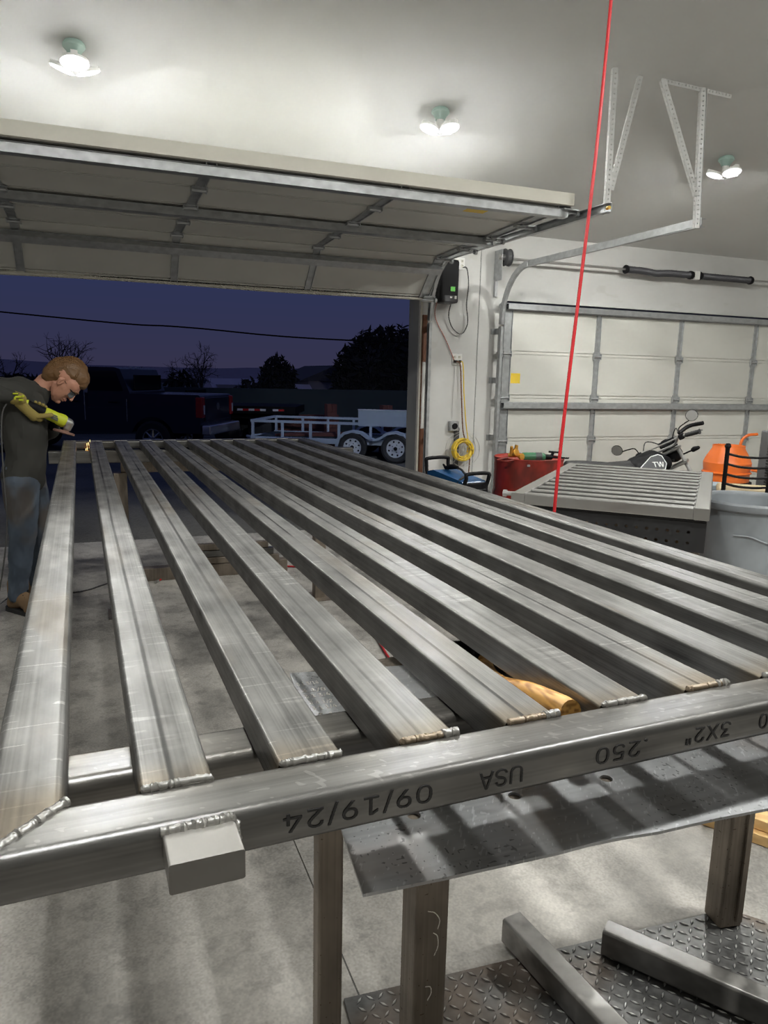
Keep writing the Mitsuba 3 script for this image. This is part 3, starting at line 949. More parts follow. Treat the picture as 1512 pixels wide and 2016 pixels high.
# red air hose: hangs from the ceiling, and lies along the floor below
hose_top = np.array([2.05, 2.77, 3.745])
pts = [hose_top, (1.93, 2.63, 2.95), (1.83, 2.52, 2.40), (1.755, 2.46, 1.90), (1.70, 2.42, 1.50), (1.655, 2.385, 1.10), (1.64, 2.37, .60), (1.66, 2.40, .18), (1.62, 2.60, .012), (1.45, 3.4, .009), (1.62, 4.6, .009), (1.58, 5.5, .009), (1.30, 5.78, .009), (.78, 5.93, .009), (.52, 5.84, .009), (.37, 5.58, .009)]
ah = T("air_hose", "red air hose hanging from the ceiling and trailing over the floor", "hose")
P(ah, "tube", sweep(spline(pts, 160), .0068, 10), "m_hose", 40)
P(ah, "coupler", cat(cyl((.37, 5.58, .011), (.345, 5.545, .011), .011, 10)), "m_silver", 40, label="steel coupler")

# ------------------------------------------------------------------ pier between the doors
op = T("door_opener", "black wall-mounted garage door opener with a green sticker, plugged in beside the raised door", "door opener")
P(op, "housing", cbox((3.275, 6.80, 2.50), (.205, .185, .41), .03), "m_black", 30)
P(op, "lower_cap", cbox((3.29, 6.785, 2.33), (.16, .17, .075), .02), "m_dark_grey", 30)
P(op, "sticker", cbox((3.305, 6.7045, 2.425), (.05, .003, .045), .0005), "m_lime", False, label="green sticker")
P(op, "label", cbox((3.285, 6.6985, 2.345), (.022, .003, .016), 0), "m_white", False, label="small white label")
P(op, "label", cbox((3.335, 6.6985, 2.345), (.022, .003, .03), 0), "m_white", False, label="small white label")
P(op, "drive_hub", lathe([(0, 0), (.035, 0), (.035, .03), (.02, .045), (0, .045)], 18, (3.175, 6.80, 2.60), (-1, 0, 0)), "m_dark_grey")


def outlet(x, z, label, w=.115, h=.115, mat_="m_white"):
    t = T("wall_outlet", label, "outlet")
    P(t, "cover_plate", cbox((x, 6.896, z), (w, .007, h), .002), mat_, False)
    for dx in (-.026, .026):
        for dz in (-.022, .022):
            P(t, "receptacle", cbox((x + dx, 6.891, z + dz), (.026, .004, .030), .0012), "m_trim", False)
    sl = [cbox((x + dx + q, 6.8885, z + dz + .003), (.003, .002, .010), 0) for dx in (-.026, .026) for dz in (-.022, .022) for q in (-.006, .006)]
    P(t, "slots", cat(sl), "m_black", False, kind="stuff")
    return t


outlet(3.465, 2.700, "white double wall outlet high on the pier, beside the black door opener")
outlet(3.475, 1.755, "white double wall outlet at mid height of the pier, above the round grey socket")
ps = T("power_socket", "grey square surface socket with a round black face, above the cord reel", "outlet")
P(ps, "box", cbox((3.455, 6.872, 1.075), (.10, .052, .10), .006), "m_galv", 30)
P(ps, "face", lathe([(0, .0), (.030, .0), (.030, .008), (.026, .012), (0, .012)], 24, (3.455, 6.846, 1.075), (0, -1, 0)), "m_black")


rl = T("cord_reel", "wire-framed reel of yellow cord hung on the pier wall", "cord reel")
rc = np.array([3.53, 6.79, .835])
ring = lambda r, y, t=.0022: sweep([rc + np.array([r * math.cos(a), y, r * math.sin(a)]) for a in np.linspace(0, 2 * math.pi, 41)], t, 6, caps=False)
for y in (-.04, .05):
    P(rl, "wire_wheel", cat(ring(.175, y), ring(.05, y), [sweep([rc + np.array([.02 * math.cos(a), y, .02 * math.sin(a)]), rc + np.array([.175 * math.cos(a), y, .175 * math.sin(a)])], .0016, 5) for a in np.arange(8) * math.pi / 4]), "m_silver", 40)
coil = [rc + np.array([(.098 + .018 * math.sin(t * 1.7) ) * math.cos(t * 2 * math.pi), -.03 + .07 * ((t * .61) % 1.0), (.098 + .018 * math.sin(t * 1.7)) * math.sin(t * 2 * math.pi)]) for t in np.linspace(0, 14, 420)]
P(rl, "cord_coil", sweep(coil, .0075, 7), "m_yellow", 40, label="yellow cord")
P(rl, "bracket", cbox((3.50, 6.885, .83), (.055, .03, .46), .01), "m_dark_grey", 30)

def cord(parent, name, label, pts, r, m, n=60):
    return P(parent, name, sweep(spline(pts, n), r, 8), m, 40, label=label)


cord(op, "power_cord", "black power cord looping to the outlet", [(3.495, 6.885, 2.665), (3.53, 6.86, 2.65), (3.555, 6.86, 2.50), (3.545, 6.865, 2.30), (3.565, 6.865, 2.12), (3.50, 6.865, 2.01), (3.40, 6.865, 2.06), (3.345, 6.86, 2.18), (3.335, 6.80, 2.292)], .005, "m_cord")
cord(op, "thin_wire", "thin pinkish wire slanting down", [(3.19, 6.82, 2.30), (3.20, 6.88, 2.20), (3.24, 6.89, 2.10), (3.34, 6.89, 1.94), (3.445, 6.885, 1.735)], .0035, "m_lips")
cord(rl, "brown_cord", "dark brown cord", [(3.452, 6.860, 1.735), (3.49, 6.845, 1.70), (3.50, 6.82, 1.45), (3.52, 6.80, 1.10), (3.55, 6.80, .96), (3.62, 6.80, .86), (3.62, 6.83, .45), (3.57, 6.86, .05)], .0055, "m_brown_wood")
cord(rl, "yellow_cord", "yellow cord end", [(3.50, 6.860, 1.735), (3.525, 6.85, 1.70), (3.545, 6.84, 1.40), (3.575, 6.82, 1.08), (3.595, 6.80, .92), (3.585, 6.80, .80)], .005, "m_yellow")
P(rl, "brown_cord__plug", cbox((3.452, 6.875, 1.735), (.03, .03, .022), .005), "m_black", 30)
P(rl, "yellow_cord__plug", cbox((3.50, 6.875, 1.735), (.024, .03, .024), .005), "m_black", 30)

# ------------------------------------------------------------------ blue welder on its cart
ax_ = np.array([.17, -.985, 0])
ax_ /= np.linalg.norm(ax_)
sx_ = np.array([ax_[1], -ax_[0], 0]) * -1.0
WM = basis((2.80, 5.50, .45), ax_, np.cross((0, 0, 1), ax_), (0, 0, 1))
ct = T("welder_cart", "low dark cart under the blue welder", "cart")
P(ct, "tray", place(cbox((0, 0, -.03), (.74, .36, .05), .006), WM), "m_dark_grey", 30)
for a in (-.30, .30):
    for b in (-.14, .14):
        P(ct, "upright", place(cbox((a, b, -.19), (.03, .03, .27), .003), WM), "m_dark_grey", False)
        w = lathe([(0, -.02), (.05, -.02), (.055, -.012), (.055, .012), (.05, .02), (0, .02)], 18, (a, b, -.394), (0, 1, 0))
        P(ct, "wheel", place(w, WM), "m_rubber")
P(ct, "lower_tray", place(cbox((0, 0, -.31), (.70, .34, .03), .004), WM), "m_dark_grey", 30)
we = T("welder", "blue portable welding machine with black handles at both ends", "welding machine")
bodyp = sg.Polygon([(-.29, 0), (.27, 0), (.29, .24), (.25, .285), (-.16, .335), (-.27, .31), (-.30, .2)]).buffer(-.012).buffer(.012, quad_segs=4)
bd = extrude(bodyp, .24)
P(we, "casing", place(bd, WM @ basis((0, .12, .004), (1, 0, 0), (0, 0, 1), (0, -1, 0))), "m_blue", 30)
P(we, "base_skirt", place(cbox((0, 0, .03), (.62, .265, .055), .01), WM), "m_black", 30)
P(we, "front_panel", place(cbox((.285, 0, .15), (.03, .235, .26), .01), WM), "m_black", 30, label="black louvred end panel")
P(we, "louver", place(cat([cbox((.302, .02, z), (.006, .15, .006), .001) for z in np.arange(.08, .24, .018)]), WM), "m_dark_grey", False)
P(we, "rating_label", place(cbox((.3025, -.075, .15), (.003, .05, .11), 0), WM), "m_white", False, label="white rating label")


def handle(x0, lean, zt):
    pts = [(x0 - lean, .115, .20), (x0, .115, zt - .04), (x0, .10, zt), (x0, -.10, zt), (x0, -.115, zt - .04), (x0 - lean, -.115, .20)]
    P(we, "handle", place(sweep(spline(pts, 30), .015, 10), WM), "m_black", 40)


handle(.30, .05, .355)
handle(-.27, -.03, .425)
P(we, "swoosh", place(cat(lathe([(0, 0), (.032, 0), (.032, .002), (0, .002)], 20, (-.21, -.1215, .20), (0, -1, 0))), WM), "m_white", False, label="round white emblem")
P(we, "stripe", place(cat([cbox((-.10 + .028 * i, -.1215, .165 + .003 * (i % 2)), (.020, .002, .010), 0) for i in range(5)]), WM), "m_white", False, label="short white markings")
hs2 = [(-.14, .02, .345), (-.02, .05, .36), (.08, .03, .335), (.16, -.02, .32), (.20, -.10, .30), (.17, -.128, .22), (.16, -.13, .10), (.18, -.14, .01)]
S("welding_lead", place(sweep(spline(hs2, 50), .0085, 8), WM), "m_rubber", "black lead draped over the blue welder", "cable", smooth=40)
gun = cat(sweep([(-.16, .01, .352), (-.05, .0, .378), (.02, .01, .372)], [.014, .02, .012], 10), sweep([(-.16, .01, .352), (-.22, .03, .372)], [.012, .008], 8))
S("welding_gun", place(gun, WM), "m_black", "black welding gun lying on top of the blue welder", "tool", smooth=35)

# ------------------------------------------------------------------ red oil drum with a gas torch on it
dc = (3.43, 5.37, 0.0)
dm = T("oil_drum", "red steel oil drum standing in front of the door track", "drum")
R = .292
pr = [(0, .02), (R - .012, .02), (R - .004, 0), (R + .004, .004), (R, .02)]
for zc_ in (.30, .60):
    pr += [(R, zc_ - .03), (R + .007, zc_ - .012), (R + .008, zc_), (R + .007, zc_ + .012), (R, zc_ + .03)]
pr += [(R, .895), (R + .005, .905), (R + .005, .915), (R - .003, .918), (R - .006, .905), (R - .012, .897), (0, .897)]
P(dm, "shell", lathe(pr, 56, dc), "m_drum", 35)
P(dm, "bung", lathe([(0, 0), (.03, 0), (.03, .012), (.024, .016), (0, .016)], 18, (dc[0] + .1, dc[1] + .14, .897)), "m_silver")
P(dm, "label_patch", cbox((3.275, 5.118, .872), (.035, .003, .018), .0005), "m_galv", False)
tcx = np.array([3.36, 5.20, .935])
tdir = np.array([.93, -.36, 0.0])
tdir /= np.linalg.norm(tdir)
tt = T("torch_bottle", "green gas bottle lying on the red drum with a black torch head", "gas bottle")
P(tt, "bottle", lathe([(0, -.10), (.02, -.10), (.034, -.085), (.036, -.06), (.036, .07), (.030, .095), (.016, .108), (0, .108)], 24, tcx, tdir), "m_green", 40)
P(tt, "sleeve", lathe([(.0365, .02), (.0375, .02), (.0375, .07), (.0365, .07)], 24, tcx, tdir), "m_dark_grey", 40)
P(tt, "torch_head", cat(sweep([tcx + tdir * .10, tcx + tdir * .16], [.022, .02], 12), sweep([tcx + tdir * .15, tcx + tdir * .17 + np.array([0, 0, .045])], [.014, .010], 10), sweep([tcx + tdir * .13 + np.array([0, 0, .045]), tcx + tdir * .24 + np.array([0, 0, .040])], [.008, .006], 8), sweep([tcx + tdir * .16, tcx + tdir * .30 - np.array([0, 0, .006])], [.008, .007], 8)), "m_black", 35)
br = T("brass_regulator", "brass gas regulator with a wound hose on the red drum, next to the green bottle", "gas regulator")
bc = np.array([3.215, 5.25, .945])
P(br, "body", cat(lathe([(0, -.02), (.034, -.02), (.038, 0), (.034, .02), (.02, .026), (0, .026)], 20, bc + [0, 0, .02], (.3, -.9, .3)), cyl(bc + [-.05, .02, 0], bc + [.06, -.03, .0], .016, 12), cyl(bc + [.0, 0, .0], bc + [.015, 0, .085], .014, 12), cyl(bc + [-.035, 0, .01], bc + [-.045, -.02, .075], .012, 10)), "m_brass", 35)
P(br, "gauge", lathe([(0, 0), (.028, 0), (.028, .018), (.024, .02), (0, .02)], 20, bc + [.03, -.045, -.008], (.2, -1, .1)), "m_brass")
P(br, "outlet_hose", sweep(spline([bc + [-.05, .02, -.02], bc + [-.10, .03, -.03], bc + [-.16, .0, -.038], bc + [-.12, -.07, -.038], bc + [-.04, -.05, -.036]], 40), .0075, 8), "m_drum", 40, label="short red hose")

# ------------------------------------------------------------------ small gate on a fixture table
e1 = np.array([.70, -.714, 0])
e1 /= np.linalg.norm(e1)
e2 = np.array([-e1[1], e1[0], 0])
SM = basis((2.44, 3.07, 0), e1, e2, (0, 0, 1))
ft = T("fixture_table", "perforated dark steel welding table under the small gate", "table")
FZ, FH, FW, FD = .892, .165, .98, 1.12


def perforated(w, h, t, y0, rows):
    poly = sg.box(-w / 2, 0, w / 2, h)
    hs_ = [sg.Point(x, y).buffer(.0082, quad_segs=3) for x in np.arange(-w / 2 + .05, w / 2 - .03, .05) for y in rows]
    return extrude(poly.difference(__import__("shapely").union_all(hs_)), t)


P(ft, "top", place(cbox((0, .02 + FD / 2, FZ - .006), (FW, FD, .012), .002), SM), "m_table", False)
P(ft, "side_plate", place(perforated(FW, FH - .0125, .010, 0, (.045, .10)), SM @ basis((0, .030, FZ - FH), (1, 0, 0), (0, 0, 1), (0, -1, 0))), "m_table", False)
P(ft, "side_plate", place(perforated(FW, FH - .0125, .010, 0, (.045, .10)), SM @ basis((0, .02 + FD, FZ - FH), (1, 0, 0), (0, 0, 1), (0, -1, 0))), "m_table", False)
for x in (-FW / 2 + .0002, FW / 2 - .0102):
    P(ft, "side_plate", place(perforated(FD - .03, FH - .0125, .010, 0, (.045, .10)), SM @ basis((x, .02 + FD / 2, FZ - FH), (0, 1, 0), (0, 0, 1), (1, 0, 0))), "m_table", False)
for x in (-.41, .43):
    for y in (.10, 1.04):
        P(ft, "leg", place(cbox((x, y, (FZ - .013) / 2), (.075, .075, FZ - .014), .006), SM), "m_post", 25)
P(ft, "shelf_board", place(cbox((0.0, .68, .60), (.70, .9, .10), .004), SM), "m_lumber", False, label="plywood lower shelf")
sgt = T("small_gate", "small bright welded steel gate of narrow slats lying on the perforated table", "gate")
GT, GH2, W2, D2 = .955, .060, 1.0, 1.69


def tube2(a, b, w, h, zt, r=.006):
    return place(tube_prism((*a, zt - h / 2), (*b, zt - h / 2), w, h, r), SM)


P(sgt, "end_rail", tube2((-W2 / 2 + .076, .038), (W2 / 2 - .076, .038), .075, GH2, GT), "m_bright", 25)
P(sgt, "end_rail", tube2((-W2 / 2 + .076, D2 - .038), (W2 / 2 - .076, D2 - .038), .075, GH2, GT), "m_bright", 25)
P(sgt, "side_rail", tube2((-W2 / 2 + .0375, 0), (-W2 / 2 + .0375, D2), .075, GH2, GT), "m_bright", 25)
P(sgt, "side_rail", tube2((W2 / 2 - .0375, 0), (W2 / 2 - .0375, D2), .075, GH2, GT), "m_bright", 25)
for k in range(1, 10):
    y = .038 + k * (D2 - .076) / 10
    P(sgt, "slat", tube2((-W2 / 2 + .0755, y), (W2 / 2 - .0755, y), .076, .05, GT - .002, .005), "m_bright", 25)
    for s in (-1, 1):
        a, b = SM @ np.array([s * (W2 / 2 - .0755), y - .036, GT, 1]), SM @ np.array([s * (W2 / 2 - .0755), y + .036, GT, 1])
        P(sgt, "weld_bead", bead(a[:3], b[:3], .0045, 100 + k * 2 + s, ripple=.01), "m_chrome", 40)
for s in (-1, 1):
    a, b = SM @ np.array([s * (W2 / 2 - .075), .074, GT, 1]), SM @ np.array([s * (W2 / 2 - .075), .004, GT, 1])
    P(sgt, "weld_bead", bead(a[:3], b[:3], .0045, 140 + s, ripple=.01), "m_chrome", 40)
P(sgt, "hinge_bolt", place(cat(cyl((-.535, .03, GT - .01), (-.49, .03, GT - .01), .013, 10), cyl((-.552, .03, GT - .01), (-.532, .03, GT - .01), .021, 6)), SM), "m_chrome", False, label="bright hinge bolt at the corner")

# ------------------------------------------------------------------ grey bin
bn = T("trash_bin", "large round grey plastic bin standing right of the small gate", "bin")
bx, by, bh, br_ = 4.00, 3.54, .83, .345
pr = [(0, .01), (.27, .01), (.28, .0), (.285, .02), (br_ - .028, bh - .06), (br_ - .024, bh - .055), (br_ - .006, bh - .050), (br_, bh - .036), (br_ + .003, bh - .014), (br_ - .006, bh), (br_ - .022, bh - .002), (br_ - .036, bh - .03), (.262, .03), (0, .03)]
P(bn, "body", lathe(pr, 64, (bx, by, 0)), "m_bin", 35)


def bin_pt(a, z, off=.0045):
    t = (z - .02) / (bh - .08)
    r = .285 + (br_ - .028 - .285) * t + off
    return (bx + r * math.cos(a), by + r * math.sin(a), z)


ridge = [bin_pt(a, z) for a, z in spline([(math.radians(205), .625, 0), (math.radians(222), .625, 0), (math.radians(236), .60, 0), (math.radians(250), .575, 0), (math.radians(264), .57, 0), (math.radians(267), .55, 0), (math.radians(268), .40, 0), (math.radians(268), .10, 0)], 60)[:, :2]]
P(bn, "moulded_ridge", sweep(ridge, .006, 6), "m_bin", 40)
lid_in = [bin_pt(math.radians(a), .74, .002) for a in range(200, 290, 5)]

# ------------------------------------------------------------------ cement mixer, box, stool, cabinet
mx = T("cement_mixer", "orange cement mixer by the closed garage door", "cement mixer")
mc = np.array([6.40, 6.06, -.055])
pr = [(0, .46), (.20, .46), (.235, .48), (.235, .66), (.245, .665), (.245, .68), (.235, .685), (.245, .78), (.236, .80), (.225, .83), (.165, .935), (.165, .965), (.158, .968), (.155, .94), (.215, .82), (.22, .50), (0, .49)]
P(mx, "mixing_drum", lathe(pr, 40, mc), "m_orange", 30)
P(mx, "seam_ring", lathe([(.236, .672), (.252, .668), (.252, .680), (.236, .684)], 40, mc), "m_orange")
P(mx, "handle", cat(sweep(spline([mc + [.10, -.24, .72], mc + [.20, -.26, .70], mc + [.30, -.10, .71], mc + [.32, .05, .74]], 20), .012, 8), sweep(spline([mc + [.26, .10, .55], mc + [.27, .10, .95], mc + [.31, .06, 1.06], mc + [.42, .02, 1.08]], 24), .016, 8)), "m_orange", 40)
P(mx, "stand", cat([sweep([mc + [sx * .18, 0, .50], mc + [sx * .34, sy * .30, .08]], .02, 8) for sx in (-1, 1) for sy in (-1, 1)], sweep([mc + [-.30, -.27, .12], mc + [.30, -.27, .12]], .014, 8), sweep([mc + [-.3, .27, .12], mc + [.3, .27, .12]], .014, 8)), "m_orange", 40)
for s in (-1, 1):
    P(mx, "wheel", lathe([(0, -.025), (.08, -.025), (.09, -.015), (.09, .015), (.08, .025), (0, .025)], 20, mc + [s * .37, .30, .147], (1, 0, 0)), "m_rubber")
P(mx, "drive_ring", lathe([(.236, .55), (.262, .555), (.262, .575), (.236, .58)], 40, mc), "m_black")
gb = T("storage_box", "grey plastic equipment case beside the orange mixer", "case")
P(gb, "case_body", place(cbox((0, 0, .32), (.30, .24, .635), .02), mtx((5.06, 5.03, .002), math.radians(-42))), "m_grey_plastic", 30)
P(gb, "case_lid", place(cbox((0, 0, .662), (.32, .26, .05), .015), mtx((5.06, 5.03, .002), math.radians(-42))), "m_grey_plastic", 30)
P(gb, "cable_loop", sweep(spline([(5.14, 4.91, .68), (5.22, 4.87, .66), (5.27, 4.85, .56), (5.27, 4.85, .38)], 24), .008, 8), "m_black", 40, label="black cable loop")
cs = T("bar_stool", "black metal ladder-back stool with a tan cushion behind the grey bin", "chair")
CSM = basis((4.68, 4.23, 0), (.71, -.70, 0), (.70, .71, 0), (0, 0, 1))
for s, zt in ((-.155, 1.10), (.155, 1.085)):
    pts = [(s, 0, .006), (s, 0, .60), (s, -.02, .80), (s * 1.0, -.05, zt - .03)]
    P(cs, "back_post", place(sweep(spline(pts, 16), .016, 10), CSM), "m_black", 40)
    P(cs, "finial", place(lathe([(0, -.024), (.014, -.022), (.024, 0), (.014, .022), (0, .024)], 14, (s, -.052, zt - .008)), CSM), "m_black", 40)
for k, z in enumerate((1.035, .955, .875, .80)):
    y = -.02 - .03 * (z - .80) / .28
    P(cs, "rung", place(sweep(spline([(-.155, y, z), (-.06, y - .012, z - .018), (.06, y - .012, z - .020), (.155, y, z - .010)], 12), .009, 8), CSM), "m_black", 40)
for x in (-.17, .17):
    P(cs, "front_leg", place(sweep([(x, .36, .70), (x * 1.15, .40, .006)], .015, 10), CSM), "m_black", 40)
P(cs, "seat_ring", place(cat(sweep([(-.165, .0, .68), (.165, .0, .68), (.17, .37, .68), (-.17, .37, .68), (-.165, .0, .68)], .013, 8), sweep([(-.185, .38, .30), (.185, .38, .30)], .01, 8), sweep([(-.16, 0, .30), (.16, 0, .30)], .01, 8)), CSM), "m_black", 40)
P(cs, "cushion", place(cbox((0, .19, .725), (.40, .40, .065), .03, 3), CSM), "m_tan", 35, label="tan seat cushion")
vc = T("vented_cabinet", "tall dark grey cabinet with a louvred edge at the far right, behind the stool", "cabinet")
VM = mtx((5.52, 4.52, 0), math.radians(-34))
P(vc, "cabinet_body", place(cbox((0.02, 0, .59), (.50, .40, 1.165), .012), VM), "m_dark_grey", 30)
P(vc, "corner_strip", place(cat([cbox((-.2315, -.12 + 0 * z, z), (.012, .10, .014), .002) for z in np.arange(.10, 1.15, .026)]), VM), "m_black", False, label="column of black louvres")

# ------------------------------------------------------------------ motorcycle leaning on its stand
def bike():
    t = T("motorcycle", "black and chrome motorcycle leaning on its stand before the closed door", "motorcycle")
    lean = math.radians(-17)
    head = math.radians(-5)
    B = mtx((5.03, 5.60, 0.0), head) @ mtx((0, 0, 0), 0, lean)
    pb = lambda name, m, mt, sm=35, M=None, label=None: P(t, name, place(m, B if M is None else B @ M), mt, sm, label=label)
    for x in (-.72, .60):
        tire = lathe([(.20, -.07), (.26, -.085), (.31, -.06), (.325, 0), (.31, .06), (.26, .085), (.20, .07), (.20, -.07)], 36, (x, 0, .33), (0, 1, 0))
        w = pb("wheel", tire, "m_rubber")
        P(w, "rim", place(cat(lathe([(.185, -.045), (.205, -.05), (.205, .05), (.185, .045), (.185, -.045)], 32, (x, 0, .33), (0, 1, 0)), lathe([(0, -.06), (.045, -.06), (.045, .06), (0, .06)], 16, (x, 0, .33), (0, 1, 0)), [sweep([(x + .04 * math.cos(a), 0, .33 + .04 * math.sin(a)), (x + .19 * math.cos(a + .3), 0, .33 + .19 * math.sin(a + .3))], .003, 5) for a in np.arange(18) * math.pi / 9]), B), "m_chrome")
    pb("frame", cat(sweep([(.30, 0, .84), (-.05, 0, .66), (-.55, 0, .70)], .022, 10), sweep([(.30, 0, .80), (.18, 0, .34), (-.22, 0, .30), (-.30, 0, .62)], .020, 10), sweep([(-.25, .06, .36), (-.72, .08, .33)], .018, 8), sweep([(-.25, -.06, .36), (-.72, -.08, .33)], .018, 8)), "m_black", 40)
    pb("engine", cat(cbox((.02, 0, .40), (.34, .24, .22), .04, 3), [cbox((.10, 0, .52 + .02 * i), (.17, .19, .008), .003) for i in range(6)], cyl((.0, -.10, .40), (.0, -.155, .40), .09, 20)), "m_silver", 30)
    tankp = blob([[((.24, 0, .80), .085), ((.10, 0, .82), .115), ((-.10, 0, .77), .095), ((-.18, 0, .73), .07)], [((.10, .06, .76), .09), ((-.10, .05, .74), .075)], [((.10, -.06, .76), .09), ((-.10, -.05, .74), .075)]], .03, 8)
    pb("fuel_tank", tankp, "m_black", True)
    # white-edged badge on the side that faces the gate
    bp = sg.Polygon([(-.21, -.075), (.06, -.08), (.095, -.02), (.07, .065), (.035, .078), (-.05, .055)]).buffer(.009)
    BM = basis((.045, -.163, .785), (.99, -.06, .0), (.0, .30, .95), (-.06, -.95, .30))
    bg = P(t, "fuel_tank__badge", place(extrude(bp, .004), B @ BM), "m_dark_grey", False, label="grey side badge")
    P(t, "fuel_tank__badge_outline", place(extrude(bp.difference(bp.buffer(-.009)), .006), B @ BM), "m_white", False, label="white outline")
    tx = text("TW", .056, .003, True, width=.125)
    P(t, "fuel_tank__lettering", place(tx, B @ BM @ mtx((-.055, -.055, .004))), "m_white", False)
    seat = blob([[((-.16, 0, .76), .075), ((-.40, 0, .735), .085), ((-.70, 0, .77), .07), ((-.84, 0, .80), .04)], [((-.2, .06, .735), .06), ((-.55, .07, .74), .06)], [((-.2, -.06, .735), .06), ((-.55, -.07, .74), .06)]], .03, 8)
    pb("seat", seat, "m_rubber", True)
    pb("rear_fender", cat(cbox((-.86, 0, .74), (.34, .16, .03), .012), cbox((-1.0, 0, .72), (.05, .10, .07), .015)), "m_black", 30)
    pb("side_panel", cat(cbox((-.30, -.10, .60), (.26, .03, .18), .012), cbox((-.30, .10, .60), (.26, .03, .18), .012)), "m_black", 30)
    pb("exhaust", sweep(spline([(.16, -.07, .50), (.26, -.08, .36), (.05, -.13, .26), (-.3, -.15, .36), (-.85, -.16, .48)], 40), np.interp(np.linspace(0, 1, 40), [0, .6, .7, 1], [.02, .02, .045, .045]), 12), "m_chrome", 40)
    # steering: turned towards the wall
    steer = math.radians(36)
    rake = math.radians(-27)
    ST = mtx((.34, 0, .86), 0, 0, rake) @ mtx((0, 0, 0), steer)
    pst = lambda name, m, mt, sm=40, label=None: pb(name, m, mt, sm, ST, label)
    for s in (-1, 1):
        pst("fork_tube", cat(cyl((.03, s * .095, .08), (.03, s * .095, -.36), .019, 14)), "m_hanger")
        pst("fork_slider", cyl((.03, s * .095, -.34), (.03, s * .095, -.62), .027, 14), "m_black")
    pst("triple_clamp", cat(cbox((.015, 0, .06), (.09, .26, .03), .012), cbox((.015, 0, -.10), (.09, .26, .03), .012)), "m_silver", 30)
    bar = [(-.20, .40, .15), (-.16, .26, .17), (-.05, .17, .165), (.0, .10, .11), (.0, 0, .105), (.0, -.10, .11), (-.05, -.17, .165), (-.16, -.26, .17), (-.20, -.40, .15)]
    pst("handlebar", sweep(spline(bar, 50), .0135, 10), "m_chrome")
    pst("crossbar", cyl((-.035, .16, .16), (-.035, -.16, .16), .008, 10), "m_chrome")
    for s in (-1, 1):
        g0, g1 = np.array([-.163, s * .27, .168]), np.array([-.203, s * .41, .149])
        pst("grip", sweep([g0 + (g1 - g0) * k / 12 for k in range(13)], [.0225 if k % 2 else .0195 for k in range(12)] + [.026], 12), "m_rubber")
        pst("switch_housing", cbox((-.14, s * .225, .17), (.055, .055, .055), .012), "m_black", 30)
        pst("lever", cat(sweep(spline([(-.09, s * .21, .165), (-.04, s * .30, .155), (-.085, s * .40, .14)], 14), .006, 8), hull_spheres([((-.087, s * .405, .139), .010)])), "m_silver")
        pst("mirror_stem", sweep(spline([(-.13, s * .22, .18), (-.13, s * .235, .25), (-.12, s * .30, .27), (-.13, s * .37, .28)], 16), .005, 8), "m_black")
        pst("mirror", lathe([(0, .014), (.03, .012), (.056, 0), (.057, -.004), (.053, -.006)], 24, (-.135, s * .40, .315), (.95, -s * .1, .12)), "m_black")
        pst("mirror_glass", lathe([(0, -.004), (.053, -.004), (.053, -.0055), (0, -.0055)], 24, (-.135, s * .40, .315), (.95, -s * .1, .12)), "m_chrome", False)
        pst("turn_signal", cat(cyl((.06, s * .08, -.03), (.06, s * .20, -.03), .007, 8), hull_spheres([((.06, s * .21, -.03), .022), ((.085, s * .215, -.03), .024), ((.06, s * .26, -.03), .018)])), "m_black")
    pst("reflector", cat(cyl((.05, -.125, -.33), (.05, -.15, -.33), .024, 12)), "m_brass", label="amber reflector")
    pst("fork_stay", cat(cyl((.05, -.10, -.36), (.13, -.24, -.36), .008, 8)), "m_black")
    pst("hand_guard", cat(sweep(spline([(-.09, -.20, .20), (-.02, -.30, .215), (-.06, -.44, .19)], 14), .019, 8)), "m_black")
    pst("headlight", cat(lathe([(0, -.10), (.05, -.09), (.08, -.03), (.088, .02), (.085, .03), (0, .034)], 28, (.13, 0, .0), (1, 0, -.1))), "m_black")
    pst("gauge_cluster", cat(lathe([(0, -.04), (.04, -.035), (.05, 0), (.048, .018), (0, .022)], 24, (.05, 0, .14), (-.6, 0, .8)), cbox((.09, 0, .10), (.05, .12, .09), .015)), "m_black", 30)
    pst("headlight_cowl", cbox((.12, 0, .10), (.03, .17, .13), .012), "m_black", 30)
    for s in (-1, 1):
        pst("cable", sweep(spline([(-.10, s * .20, .16), (.06, s * .16, .24), (.10, s * .05, .12), (.03, 0, -.05)], 24), .005, 6), "m_rubber")
    pst("front_fender", cat([cbox((.03 + .30 * math.cos(a) * .0 + .36 * math.cos(a), 0, -.60 + .36 * math.sin(a)), (.05, .14, .012), .004) for a in ()], cbox((.06, 0, -.24), (.34, .13, .02), .009)), "m_black", 30)
    pb("side_stand", sweep([(-.06, .10, .32), (-.10, .30, .085)], .012, 8), "m_black")


bike()

# ------------------------------------------------------------------ outside, at dusk
GZO = -.34
dv = np.array([(x, y, z) for x in (-60, 90) for y, z in ((7.122, -.012), (9.5, -.10), (13, GZO), (140, GZO))], float)
dvf = [[0, 4, 5, 1], [1, 5, 6, 2], [2, 6, 7, 3]]
dmesh = trimesh.Trimesh(dv, np.array([[a, b, c] for a, b, c, d in dvf] + [[a, c, d] for a, b, c, d in dvf]), process=False)
low = dmesh.copy()
low.apply_translation((0, 0, -.2))
low.invert()
S("driveway", cat(dmesh, low), "m_drive", "dark sloping driveway and yard outside the open doorway", kind="structure", smooth=False)
S("wall_yard", box(-30, 60, 24.0, 24.2, GZO - .1, 1.10), "m_fence", "long dark boundary wall across the yard", kind="structure", smooth=False)
hx = np.linspace(-170, 330, 90)
hz = 2.6 + 4.4 * meshkit.fbm(np.stack([hx * .013, hx * 0, hx * 0], 1), 4, 3) + np.clip(-hx * .012, 0, 2)
